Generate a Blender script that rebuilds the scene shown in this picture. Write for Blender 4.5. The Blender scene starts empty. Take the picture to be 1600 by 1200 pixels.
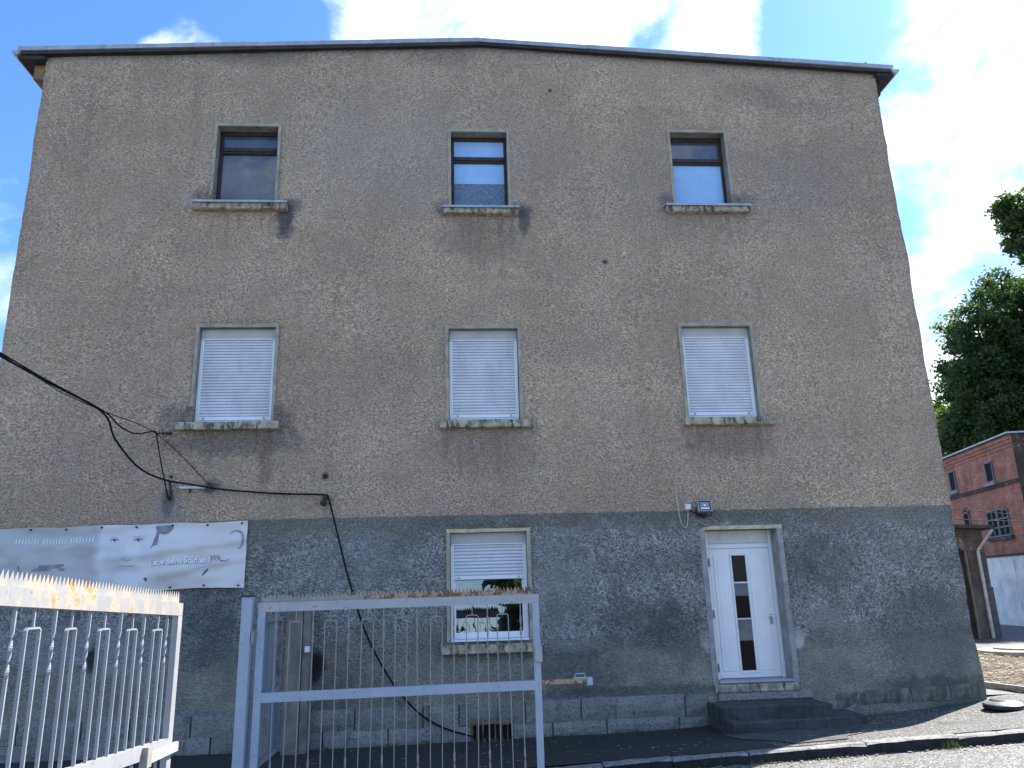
import bpy, bmesh, math, random
import numpy as np
from mathutils import Vector, Matrix, noise as mnoise
random.seed(7); rng = np.random.default_rng(7)
R = math.radians
SC = bpy.context.scene
COL = SC.collection

# ------------------------------------------------------------------ camera, sky, sun, exposure
EYE = Vector((0.0, -10.7, 1.8)); FOC = 1202.0
PITCH, YAW, ROLL = 0.26714755, -0.07330333, -0.02848012
_cp, _sp, _cy, _sy = math.cos(PITCH), math.sin(PITCH), math.cos(YAW), math.sin(YAW)
FW = Vector((-_sy*_cp, _cy*_cp, _sp)); _r0 = Vector((_cy, _sy, 0)); _u0 = _r0.cross(FW)
RT = math.cos(ROLL)*_r0 + math.sin(ROLL)*_u0
UP = -math.sin(ROLL)*_r0 + math.cos(ROLL)*_u0
cam = bpy.data.cameras.new('camera'); cam.sensor_fit = 'HORIZONTAL'; cam.sensor_width = 36.0
cam.lens = FOC/1600*36.0; cam.clip_start = 0.05; cam.clip_end = 2000
cam_o = bpy.data.objects.new('camera', cam); COL.objects.link(cam_o)
m = Matrix.Identity(4)
for i in range(3):
    m[i][0], m[i][1], m[i][2], m[i][3] = RT[i], UP[i], -FW[i], EYE[i]
cam_o.matrix_world = m
SC.camera = cam_o

SUN_EL, SUN_AZ = R(48.0), math.atan2(0.857, 0.515)      # azimuth from +Y towards +X
SUN_DIR = Vector((math.sin(SUN_AZ)*math.cos(SUN_EL), math.cos(SUN_AZ)*math.cos(SUN_EL), math.sin(SUN_EL)))
sun = bpy.data.lights.new('sun', 'SUN'); sun.energy = 5.0; sun.angle = R(0.5); sun.color = (1.0, 0.95, 0.87)
sun_o = bpy.data.objects.new('sun', sun); COL.objects.link(sun_o)
sun_o.rotation_euler = (-SUN_DIR).to_track_quat('-Z', 'Y').to_euler()

SC.view_settings.view_transform = 'Standard'; SC.view_settings.look = 'None'
SC.view_settings.exposure = 1.62; SC.view_settings.gamma = 1.0; SC.view_settings.use_curve_mapping = False
SC.cycles.max_bounces = 8; SC.cycles.transparent_max_bounces = 8
SC.cycles.use_denoising = True

def ray(px, py):
    return FW + RT*((px-800)/FOC) - UP*((py-600)/FOC)
def P_fac(px, py, y=0.0):                     # photo pixel -> the vertical plane at depth y
    d = ray(px, py); t = (y-EYE.y)/d.y
    return EYE + d*t
def P_z(px, py, z):                           # photo pixel -> the level plane at height z
    d = ray(px, py); t = (z-EYE.z)/d.z
    return EYE + d*t
def P_v(px, py, p0, d2):                      # photo pixel -> vertical plane through p0 along d2
    d = ray(px, py); n = Vector((d2[1], -d2[0]))
    t = ((p0[0]-EYE.x)*n.x + (p0[1]-EYE.y)*n.y)/(d.x*n.x + d.y*n.y)
    return EYE + d*t
def gz(x):                                    # height of the ground along the facade
    return 0.0 if x < .5 else min(.042*(x-.5), .298)

ZF = [(-9, -.01), (-1.8, -.01), (.02, .01), (1.07, .03), (1.9, .035), (2.83, .06), (3.2, .08), (5.35, .115), (5.8, .15), (6.25, .18), (6.7, .22), (7.07, .262), (7.6, .298)]
def zf(x):                                    # pavement level along the foot of the wall
    return float(np.interp(x, [a for a, _ in ZF], [b_ for _, b_ in ZF]))

# ------------------------------------------------------------------ node helper
class NT:
    def __init__(s, tree):
        s.t = tree; s.n = tree.nodes; s.l = tree.links
    def node(s, typ, **kw):
        n = s.n.new(typ)
        for k, v in kw.items(): setattr(n, k, v)
        return n
    def put(s, sock, v):
        if isinstance(v, bpy.types.NodeSocket): s.l.new(v, sock)
        else:
            if sock.type == 'RGBA' and isinstance(v, (tuple, list)) and len(v) == 3: v = (*v, 1)
            sock.default_value = v
    def coord(s, which='Object'):
        return s.node('ShaderNodeTexCoord').outputs[which]
    def sep(s, v):
        n = s.node('ShaderNodeSeparateXYZ'); s.put(n.inputs[0], v); return n.outputs
    def math(s, op, a, b=0.0, c=0.0, clamp=False):
        n = s.node('ShaderNodeMath', operation=op, use_clamp=clamp)
        s.put(n.inputs[0], a); s.put(n.inputs[1], b); s.put(n.inputs[2], c); return n.outputs[0]
    def vmath(s, op, a, b=(0, 0, 0)):
        n = s.node('ShaderNodeVectorMath', operation=op)
        s.put(n.inputs[0], a); s.put(n.inputs[1], b)
        return n.outputs['Value'] if op in ('LENGTH', 'DOT_PRODUCT', 'DISTANCE') else n.outputs[0]
    def noise(s, v, scale, detail=3.0, rough=.55, dist=0.0, col=False):
        n = s.node('ShaderNodeTexNoise'); s.put(n.inputs['Vector'], v)
        n.inputs['Scale'].default_value = scale; n.inputs['Detail'].default_value = detail
        n.inputs['Roughness'].default_value = rough; n.inputs['Distortion'].default_value = dist
        return n.outputs['Color' if col else 'Fac']
    def voro(s, v, scale, feature='F1', out='Distance', rand=1.0):
        n = s.node('ShaderNodeTexVoronoi', feature=feature); s.put(n.inputs['Vector'], v)
        n.inputs['Scale'].default_value = scale; n.inputs['Randomness'].default_value = rand
        return n.outputs[out]
    def step(s, v, a, b, lo=0.0, hi=1.0, smooth=True):
        n = s.node('ShaderNodeMapRange'); n.interpolation_type = 'SMOOTHSTEP' if smooth else 'LINEAR'
        s.put(n.inputs[0], v); s.put(n.inputs[1], a); s.put(n.inputs[2], b); s.put(n.inputs[3], lo); s.put(n.inputs[4], hi)
        return n.outputs[0]
    def mix(s, f, a, b, blend='MIX'):
        n = s.node('ShaderNodeMix', data_type='RGBA', blend_type=blend)
        s.put(n.inputs[0], f); s.put(n.inputs[6], a); s.put(n.inputs[7], b); return n.outputs[2]
    def scale(s, v, k):
        return s.vmath('MULTIPLY', v, k)
    def blob(s, p, c, r, wob=None, soft=.6):      # soft ellipse about c with radii r
        d = s.vmath('DIVIDE', s.vmath('SUBTRACT', p, c), r)
        l = s.vmath('LENGTH', d)
        if wob is not None: l = s.math('ADD', l, wob)
        return s.step(l, 1.0+soft/2, 1.0-soft/2)
    def bump(s, h, dist=.02, strength=1.0, normal=None):
        n = s.node('ShaderNodeBump'); s.put(n.inputs['Height'], h)
        n.inputs['Distance'].default_value = dist; s.put(n.inputs['Strength'], strength)
        if normal is not None: s.l.new(normal, n.inputs['Normal'])
        return n.outputs[0]

def new_mat(name):
    mt = bpy.data.materials.new(name); mt.use_nodes = True
    nt = NT(mt.node_tree); b = nt.n['Principled BSDF']
    return mt, nt, b

# world: Nishita daylight with broken cloud over the whole dome
W = bpy.data.worlds.new('World'); SC.world = W; W.use_nodes = True
w = NT(W.node_tree); bgn = w.n['Background']
sky = w.node('ShaderNodeTexSky', sky_type='NISHITA'); sky.sun_disc = False
sky.sun_elevation = SUN_EL; sky.sun_rotation = SUN_AZ; sky.altitude = 300; sky.air_density = 1.0; sky.dust_density = 0.6; sky.ozone_density = 2.0
dirv = w.coord('Generated')
sx, sy_, sz = w.sep(dirv)
zz = w.math('MAXIMUM', w.math('ADD', sz, .25), .08)
pl = w.vmath('DIVIDE', dirv, None) if False else None
cmb = w.node('ShaderNodeCombineXYZ')
w.put(cmb.inputs[0], w.math('DIVIDE', sx, zz)); w.put(cmb.inputs[1], w.math('DIVIDE', sy_, zz))
cp = cmb.outputs[0]
n1 = w.noise(w.scale(dirv, (1, 1, 1.5)), 5.2, 8.0, .58, .45)
bias = None
def wblob(px, py, ang, amt):
    global bias
    d = ray(px, py).normalized()
    f = w.step(w.vmath('DOT_PRODUCT', dirv, tuple(d)), math.cos(R(ang)), math.cos(R(ang*.25)), 0.0, amt)
    bias = f if bias is None else w.math('ADD', bias, f)
# where the photo's sky is open and where cloud stands
wblob(180, 100, 17, -.20); wblob(-150, 350, 14, -.12); wblob(1285, 60, 5.5, -.22); wblob(1000, 15, 2.6, -.06)
wblob(770, 10, 11, .20); wblob(620, 30, 6, .08); wblob(1110, 35, 5.5, .20); wblob(1560, 130, 10, .17); wblob(1530, 420, 12, .12); wblob(-20, 360, 7, .27); wblob(285, 82, 4.0, .26); wblob(285, -10, 4.5, -.14)
wblob(1425, 150, 3.4, -.14); wblob(1420, 300, 3.5, -.10); wblob(1480, 600, 7, .14)
cl = w.step(w.math('ADD', n1, bias), .44, .72)
thick = w.step(w.noise(w.scale(dirv, (1, 1, 1.5)), 8.5, 6.0, .60, .4), .34, .60)
skyc = w.scale(sky.outputs[0], (.052, .078, .114))
ccol = w.mix(thick, (.20, .285, .345), (.62, .66, .70))
wc = w.mix(cl, skyc, ccol)
hz = w.step(sz, .0, .22, .55, 0.0)            # paler towards the horizon
wc = w.mix(hz, wc, (.42, .50, .56))
below = w.step(sz, -.02, .0)
wc = w.mix(below, (.10, .105, .11), wc)
w.put(bgn.inputs['Color'], wc); bgn.inputs['Strength'].default_value = 1.0

# ------------------------------------------------------------------ mesh helpers
class MB:
    def __init__(s): s.v = []; s.f = []; s.mi = []; s.cur = 0
    def add(s, vs, fs):
        o = len(s.v); s.v += [tuple(p) for p in vs]
        for f in fs: s.f.append(tuple(i+o for i in f)); s.mi.append(s.cur)
    def box(s, x0, x1, y0, y1, z0, z1, M=None):
        vs = [Vector(p) for p in ((x0,y0,z0),(x1,y0,z0),(x1,y1,z0),(x0,y1,z0),(x0,y0,z1),(x1,y0,z1),(x1,y1,z1),(x0,y1,z1))]
        if M is not None: vs = [M @ p for p in vs]
        s.add(vs, [(0,3,2,1),(4,5,6,7),(0,1,5,4),(1,2,6,5),(2,3,7,6),(3,0,4,7)])
        return s
    def bbox(s, x0, x1, y0, y1, z0, z1, b=.006):      # box with chamfered front (-y) edges
        s.add([(x0,y1,z0),(x1,y1,z0),(x1,y1,z1),(x0,y1,z1),(x0,y0+b,z0),(x1,y0+b,z0),(x1,y0+b,z1),(x0,y0+b,z1),
               (x0+b,y0,z0+b),(x1-b,y0,z0+b),(x1-b,y0,z1-b),(x0+b,y0,z1-b)],
              [(0,3,2,1),(0,1,5,4),(1,2,6,5),(2,3,7,6),(3,0,4,7),(4,5,9,8),(5,6,10,9),(6,7,11,10),(7,4,8,11),(8,9,10,11)])
        return s
    def tube(s, pts, r, n=6, cap=True):
        pts = [Vector(p) for p in pts]; rings = []
        up = Vector((0, 0, 1))
        for i, p in enumerate(pts):
            t = (pts[min(i+1, len(pts)-1)]-pts[max(i-1, 0)]).normalized()
            a = t.cross(up)
            if a.length < .05: a = t.cross(Vector((1, 0, 0)))
            a.normalize(); b = a.cross(t)
            rr = r[i] if isinstance(r, (list, tuple)) else r
            rings.append([p+rr*(math.cos(2*math.pi*k/n)*a+math.sin(2*math.pi*k/n)*b) for k in range(n)])
        vs = [q for rg in rings for q in rg]; fs = []
        for i in range(len(pts)-1):
            for k in range(n):
                fs.append((i*n+k, i*n+(k+1) % n, (i+1)*n+(k+1) % n, (i+1)*n+k))
        if cap: fs += [tuple(range(n-1, -1, -1)), tuple((len(pts)-1)*n+k for k in range(n))]
        s.add(vs, fs); return s
    def lathe(s, c, prof, n=32):                      # profile of (r, z) about a vertical axis at c
        vs = []; fs = []
        for r, z in prof:
            vs += [(c[0]+r*math.cos(2*math.pi*k/n), c[1]+r*math.sin(2*math.pi*k/n), c[2]+z) for k in range(n)]
        for i in range(len(prof)-1):
            for k in range(n):
                fs.append((i*n+k, i*n+(k+1) % n, (i+1)*n+(k+1) % n, (i+1)*n+k))
        fs.append(tuple(range(n-1, -1, -1))); fs.append(tuple((len(prof)-1)*n+k for k in range(n)))
        s.add(vs, fs); return s
    def poly(s, pts): s.add(pts, [tuple(range(len(pts)))]); return s
    def build(s, name, mats, parent=None, smooth=False):
        me = bpy.data.meshes.new(name); me.from_pydata(s.v, [], s.f)
        if not isinstance(mats, (list, tuple)): mats = [mats]
        for mt in mats: me.materials.append(mt)
        me.polygons.foreach_set('material_index', s.mi)
        if smooth: me.polygons.foreach_set('use_smooth', [True]*len(me.polygons))
        me.update()
        return link(name, me, parent)
def link(name, me, parent=None):
    o = bpy.data.objects.new(name, me); COL.objects.link(o)
    if parent is not None: o.parent = parent
    return o
def tag(o, label=None, cat=None, group=None, kind=None):
    if label: o['label'] = label
    if cat: o['category'] = cat
    if group: o['group'] = group
    if kind: o['kind'] = kind
    return o
def thing(name, label, cat, loc=(0, 0, 0), rz=0.0, group=None):
    o = bpy.data.objects.new(name, None); COL.objects.link(o); o.empty_display_size = .2
    o.location = loc; o.rotation_euler = (0, 0, rz)
    return tag(o, label, cat, group)
def spline(pts, n=8):
    pts = [Vector(p) for p in pts]; out = []
    for i in range(len(pts)-1):
        p0, p1, p2, p3 = pts[max(i-1, 0)], pts[i], pts[i+1], pts[min(i+2, len(pts)-1)]
        for k in range(n):
            t = k/n
            out.append(.5*((2*p1)+(p2-p0)*t+(2*p0-5*p1+4*p2-p3)*t*t+(3*p1-p0-3*p2+p3)*t**3))
    out.append(pts[-1]); return out
def fbm(p, sc, oc=3):
    return mnoise.fractal(Vector(p)*sc, 1.0, 2.0, oc)

# ------------------------------------------------------------------ materials
def plain(name, col, rough=.6, var=.12, sc=6.0, bump=0.0, bsc=60.0, spec=.5, metal=0.0, dirt=None, dirt_t=(.55, .75)):
    mt, nt, b = new_mat(name); p = nt.coord()
    f = nt.noise(p, sc, 5.0, .6)
    lo = tuple(c*(1-var*1.6) for c in col); hi = tuple(min(1, c*(1+var)) for c in col)
    c = nt.mix(nt.step(f, .3, .7), lo, hi)
    if dirt is not None:
        c = nt.mix(nt.step(nt.noise(nt.scale(p, (1, 1, .35)), sc*1.7, 6.0, .65), dirt_t[0], dirt_t[1]), c, dirt)
    nt.put(b.inputs['Base Color'], c)
    b.inputs['Roughness'].default_value = rough; b.inputs['Specular IOR Level'].default_value = spec; b.inputs['Metallic'].default_value = metal
    if bump: nt.put(b.inputs['Normal'], nt.bump(nt.noise(p, bsc, 4.0, .6), bump))
    return mt

def facade_material():
    mt, nt, b = new_mat('roughcast_render'); p = nt.coord()
    x, y, z = nt.sep(p)
    big = nt.noise(p, .55, 4.0, .6); mid = nt.noise(p, 2.6, 5.0, .6); streak = nt.noise(nt.scale(p, (2.2, 1, .28)), 1.4, 5.0, .62)
    warp = nt.vmath('ADD', p, nt.scale(nt.noise(p, 9.0, 2.0, .5, col=True), (.05, .05, .05)))
    grain = nt.noise(nt.scale(warp, (1, 1, 1.5)), 30.0, 3.0, .62)
    fine = nt.noise(nt.scale(p, (1, 1, 1.3)), 62.0, 3.0, .65)
    worm = nt.voro(nt.scale(warp, (1, 1, 1.6)), 24.0)
    calm = nt.step(nt.noise(p, 1.1, 3.0, .6), .38, .62, .65, 1.0)      # trowelled more evenly in places
    tex = nt.math('ADD', nt.step(grain, .33, .67, -.5, .5, False), nt.math('MULTIPLY', nt.step(fine, .36, .64, -.5, .5, False), .75))  # light crests and dark hollows put relief shading into the colour
    tex = nt.math('MULTIPLY', tex, calm)
    # upper storeys: warm grey roughcast
    up = nt.mix(nt.step(big, .32, .68), (.355, .290, .218), (.475, .390, .292))
    up = nt.mix(nt.step(mid, .38, .72, 0, .6), up, (.375, .33, .262))
    up = nt.mix(nt.step(nt.noise(nt.vmath('ADD', p, (7, 0, 3)), .8, 3.0, .6), .5, .68, 0, .45), up, (.445, .365, .305))
    up = nt.mix(nt.step(streak, .54, .78, 0, .5), up, (.235, .20, .165))
    up = nt.mix(nt.step(nt.noise(nt.scale(p, (.18, 1, 1.1)), 1.5, 3.0, .6), .50, .68, 0, .30), up, (.30, .265, .22))
    upm = nt.math('ADD', 1.0, nt.math('MULTIPLY', tex, .68))
    up = nt.mix(1.0, up, upm, 'MULTIPLY')
    pits = nt.step(nt.math('ADD', grain, nt.math('MULTIPLY', nt.noise(p, 3.5, 3.0, .6), .35)), .47, .38, 0, .6)
    up = nt.mix(pits, up, (.10, .085, .068))  # shade inside the pits painted dark
    up = nt.mix(1.0, up, (1.13, 1.025, .945), 'MULTIPLY')
    # dado: blue grey paint, worn smooth below and scraped light in the middle
    ax = nt.math('ADD', z, nt.math('MULTIPLY', nt.math('SUBTRACT', mid, .5), .9))
    dn = nt.mix(nt.step(big, .35, .65), (.155, .158, .142), (.215, .216, .192))
    dn = nt.mix(1.0, dn, nt.math('ADD', 1.0, nt.math('MULTIPLY', tex, .65)), 'MULTIPLY')
    patch = nt.step(nt.noise(nt.vmath('ADD', p, (3.1, 0, 1.7)), .62, 4.0, .62, .5), .34, .46)
    band = nt.math('MULTIPLY', nt.step(ax, 1.0, 1.3), nt.step(ax, 2.78, 2.5))
    rough_m = nt.math('MULTIPLY', patch, band)
    wv = nt.vmath('ADD', nt.scale(p, (1.0, 1, 1.15)), nt.scale(nt.noise(p, 4.0, 3.0, .6, col=True), (.30, .1, .30)))
    scr = nt.noise(wv, 36.0, 3.0, .75, .5)
    scraped = nt.mix(nt.step(scr, .40, .62), (.125, .134, .138), (.50, .505, .495))
    scraped = nt.mix(nt.step(nt.noise(p, 1.7, 4.0, .65), .42, .68, .05, .75), scraped, nt.mix(nt.step(scr, .42, .7), (.115, .122, .124), (.255, .262, .26)))
    dn = nt.mix(rough_m, dn, scraped)
    low = nt.step(ax, 1.12, .98)
    lowc = nt.mix(nt.step(mid, .3, .7), (.18, .178, .158), (.26, .256, .225))
    lowc = nt.mix(1.0, lowc, nt.math('ADD', 1.0, nt.math('MULTIPLY', tex, .38)), 'MULTIPLY')
    dn = nt.mix(nt.math('MULTIPLY', low, nt.step(nt.noise(p, .8, 4.0, .6), .36, .5)), dn, lowc)
    dn = nt.mix(1.0, dn, (1.06, 1.0, .93), 'MULTIPLY')
    # painted dado line, wavering by a brush width
    edge = nt.math('ADD', z, nt.math('MULTIPLY', nt.math('SUBTRACT', nt.noise(nt.scale(p, (1, 0, 0)), 3.0, 4.0, .6), .5), .06))
    lx = nt.step(x, -5.4, -2.6, 2.80, 2.872)
    isdn = nt.step(nt.math('SUBTRACT', edge, lx), .012, -.012)
    col = nt.mix(isdn, up, dn)
    # stains, bare patches and holes with shade painted in, each with its own place
    wob = nt.math('MULTIPLY', nt.math('SUBTRACT', nt.noise(p, 6.0, 6.0, .72), .5), 2.4)
    def stain(px, py, rx, ry, c, amt, soft=1.0, wobble=True):
        global_c = P_fac(px, py)
        k = .0096
        return nt.math('MULTIPLY', nt.blob(p, (global_c.x, 0, global_c.z), (rx*k, 3, ry*k), wob if wobble else None, soft), amt), c
    dk = (.060, .062, .075); wh = (.50, .48, .44); mo = (.085, .092, .07); ru = (.12, .095, .06); ly = (.30, .27, .20)
    for st in [stain(446, 342, 13, 34, dk, .85), stain(452, 322, 18, 14, dk, .6), stain(322, 305, 22, 14, dk, .5), stain(290, 312, 5, 12, (.48,.44,.38), .6),
               stain(818, 345, 9, 24, dk, .7), stain(815, 330, 16, 12, dk, .6), stain(692, 325, 14, 14, dk, .5), stain(748, 372, 60, 36, mo, .28),
               stain(1046, 316, 16, 16, dk, .55), stain(1165, 312, 16, 12, dk, .45), stain(400, 92, 70, 12, dk, .3), stain(690, 90, 60, 16, dk, .25), stain(1172, 145, 50, 22, dk, .20),
               stain(1250, 170, 70, 16, dk, .16), stain(120, 200, 40, 90, dk, .14), stain(360, 690, 90, 20, dk, .50), stain(440, 660, 16, 22, dk, .5), stain(272, 655, 22, 20, dk, .45),
               stain(416, 720, 9, 38, ru, .45), stain(760, 700, 80, 34, mo, .30), stain(1140, 690, 70, 26, dk, .30), stain(262, 785, 8, 16, dk, .9), stain(330, 762, 12, 10, dk, .8),
               stain(262, 815, 24, 40, (.35,.34,.33), .35), stain(945, 409, 5, 4, dk, 1.0), stain(508, 745, 5, 6, (.02,.02,.02), .95), stain(859, 142, 3, 3, (.02,.02,.02), .9),
               stain(1270, 280, 60, 55, (.27, .24, .235), .22), stain(1100, 300, 200, 80, (.25,.235,.22), .25), stain(640, 240, 240, 100, (.36,.325,.28), .35),
               stain(495, 1043, 9, 20, (.015,.013,.014), .97), stain(1104, 1000, 9, 13, wh, .85, .4), stain(1247, 996, 9, 14, wh, .85, .4), stain(1285, 965, 28, 14, (.31,.30,.27), .6, .6),
               stain(1060, 985, 44, 34, (.07,.072,.072), .5), stain(1000, 975, 60, 26, (.085,.088,.09), .4), stain(900, 1010, 30, 8, (.36,.35,.32), .5), stain(900, 1052, 60, 34, (.075,.082,.085), .6),
               stain(1450, 985, 62, 66, (.095,.10,.104), .5, .7), stain(1450, 1068, 70, 10, (.05,.055,.06), .6), stain(870, 925, 46, 60, (.36,.37,.36), .25), stain(870, 850, 30, 20, (.28,.29,.28), .2),
               stain(1270, 880, 60, 36, (.08,.085,.088), .45), stain(560, 880, 70, 40, (.32,.33,.32), .25), stain(330, 980, 60, 60, (.08,.09,.105), .5), stain(340, 1140, 70, 24, (.17,.17,.165), .6),
               stain(90, 1010, 90, 26, (.36,.36,.35), .5), stain(200, 1020, 60, 30, (.36,.36,.35), .4), stain(515, 1110, 30, 50, (.055,.06,.062), .5), stain(430, 1165, 160, 12, (.03,.034,.03), .8),
               stain(1000, 1080, 140, 8, (.06,.065,.068), .6), stain(1520, 1085, 50, 24, (.075,.08,.05), .6), stain(145, 1030, 8, 18, (.02,.02,.025), .9), stain(125, 1032, 6, 5, (.4,.4,.4), .8)]:
        col = nt.mix(st[0], col, st[1])
    col = nt.mix(1.0, col, nt.math('ADD', 1.0, nt.math('MULTIPLY', tex, .30)), 'MULTIPLY')
    # rain streaks running down from under each sill
    dripn = nt.step(nt.noise(nt.scale(p, (5, 1, .7)), 1.6, 6.0, .7, .3), .40, .72)
    for (pa, pb, py, ln, amt) in ((305,450,334,70,.5),(692,809,341,80,.5),(1039,1168,338,60,.4),(278,437,674,90,.55),(687,832,672,110,.5),(1066,1207,666,100,.5),(689,845,1020,40,.4),(250,300,770,50,.4)):
        A, B_ = P_fac(pa, py), P_fac(pb, py); L = ln*.0096
        mk = nt.math('MULTIPLY', nt.step(x, A.x-.04, A.x+.08), nt.step(x, B_.x+.04, B_.x-.08))
        mk = nt.math('MULTIPLY', mk, nt.math('MULTIPLY', nt.step(z, A.z-L, A.z-.1*L), nt.step(z, A.z+.02, A.z-.01)))
        col = nt.mix(nt.math('MULTIPLY', nt.math('MULTIPLY', mk, dripn), amt*.8), col, (.075, .072, .066))
    # hairline cracks
    ck = nt.vmath('ADD', nt.scale(p, (1, 0, 1)), nt.scale(nt.noise(p, 2.2, 4.0, .65, col=True), (.5, 0, .5)))
    crk = nt.math('MULTIPLY', nt.step(nt.voro(ck, .55, 'DISTANCE_TO_EDGE'), .006, .002), nt.step(nt.noise(p, .7, 3.0, .6),   .56, .66, 0, .30))
    col = nt.mix(crk, col, (.06, .055, .05))
    nt.put(b.inputs['Base Color'], col); b.inputs['Roughness'].default_value = .93; b.inputs['Specular IOR Level'].default_value = .25
    h = nt.math('ADD', nt.math('MULTIPLY', grain, .9), nt.math('MULTIPLY', worm, -.35))
    h = nt.math('ADD', h, nt.math('MULTIPLY', fine, .22))
    h = nt.math('ADD', h, nt.math('MULTIPLY', nt.math('MULTIPLY', scr, rough_m), .9))
    nt.put(b.inputs['Normal'], nt.bump(h, .05, nt.mix(isdn, (.85,)*3, nt.mix(low, (.8,)*3, (.4,)*3))))
    return mt

def paint_rust(name, paint, rust_amt=.5, bias=0.0, rustc=(.21, .095, .042), run=1.0, gradx=None):
    mt, nt, b = new_mat(name); p = nt.coord(); geo = nt.coord('Object')
    a = nt.noise(nt.scale(p, (1, 1, run)), 5.0, 6.0, .65); d = nt.noise(p, 26.0, 5.0, .65); v = nt.noise(nt.scale(p, (14, 14, 2.2)), 1.6, 4.0, .6)
    c = nt.mix(nt.step(a, .3, .7), tuple(k*.86 for k in paint), paint)
    c = nt.mix(nt.step(v, .55, .8, 0, .35), c, tuple(k*.6 for k in paint))
    sel = nt.math('ADD', nt.math('MULTIPLY', a, .65), nt.math('MULTIPLY', d, .35))
    if gradx: sel = nt.math('ADD', sel, nt.step(nt.sep(p)[0], gradx[0], gradx[1], 0, gradx[2]))
    r1 = nt.step(sel, .60-bias, .66-bias)
    halo = nt.step(sel, .53-bias, .63-bias, 0, .5)
    rc = nt.mix(nt.step(d, .35, .65), (.085, .035, .018), rustc)
    c = nt.mix(nt.math('MULTIPLY', halo, rust_amt), c, (.55, .36, .17))
    c = nt.mix(nt.math('MULTIPLY', r1, rust_amt), c, rc)
    chips = nt.step(nt.noise(p, 34.0, 4.0, .65), .645, .69, 0, .75)
    c = nt.mix(chips, c, (.10, .075, .06))
    nt.put(b.inputs['Base Color'], c); nt.put(b.inputs['Roughness'], nt.step(r1, 0, 1, .48, .85))
    nt.put(b.inputs['Normal'], nt.bump(nt.math('SUBTRACT', nt.math('MULTIPLY', d, .4), r1), .0015))
    return mt

def stone_material():
    mt, nt, b = new_mat('plinth_sandstone'); p = nt.coord()
    oi = nt.node('ShaderNodeObjectInfo').outputs['Random']
    q = nt.vmath('ADD', p, nt.scale(nt.node('ShaderNodeObjectInfo').outputs['Location'], (1, 1, 1)))
    a = nt.noise(q, 3.0, 5.0, .65); g = nt.noise(q, 38.0, 4.0, .65); k = nt.noise(nt.scale(q, (3, 1, .8)), 2.2, 4.0, .65)
    c = nt.mix(oi, (.225, .215, .19), (.33, .31, .275))
    c = nt.mix(nt.step(a, .35, .7), nt.mix(.4, c, (.12, .128, .13)), c)
    c = nt.mix(nt.step(g, .50, .36, 0, .6), c, (.07, .068, .062))
    c = nt.mix(nt.step(g, .58, .75, 0, .2), c, (.40, .39, .36))
    c = nt.mix(nt.step(k, .55, .72, 0, .6), c, (.06, .064, .058))
    nt.put(b.inputs['Base Color'], c); b.inputs['Roughness'].default_value = .92
    nt.put(b.inputs['Normal'], nt.bump(nt.math('ADD', a, g), .018))
    return mt

def asphalt(name, lo, hi, sc=70.0, rough=.8, speck=None, moss=None, bump=.012):
    mt, nt, b = new_mat(name); p = nt.coord()
    g = nt.noise(p, sc, 4.0, .65); v = nt.voro(p, sc*1.3, out='Color'); a = nt.noise(p, 1.3, 5.0, .6)
    vs = nt.sep(v)[0]
    c = nt.mix(nt.step(g, .35, .65), lo, hi)
    c = nt.mix(nt.step(a, .35, .7, 0, .5), c, lo)
    if speck: c = nt.mix(nt.step(vs, .62, .82, 0, .75), c, speck)
    if moss:
        cv = nt.vmath('ADD', nt.scale(p, (1, 1, 0)), nt.scale(nt.noise(p, 3.0, 4.0, .65, col=True), (.4, .4, 0)))
        c = nt.mix(nt.math('MULTIPLY', nt.step(nt.voro(cv, .8, 'DISTANCE_TO_EDGE'), .014, .004), nt.step(nt.noise(p, .9, 3.0, .6), .44, .56)), c, (.008, .008, .008))
    if moss: c = nt.mix(nt.step(nt.noise(p, 2.4, 6.0, .7), .58, .70, 0, .8), c, moss)
    nt.put(b.inputs['Base Color'], c); b.inputs['Roughness'].default_value = rough
    nt.put(b.inputs['Normal'], nt.bump(nt.math('ADD', g, nt.math('MULTIPLY', nt.voro(p, sc*1.3), -.8)), bump))
    return mt

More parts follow.
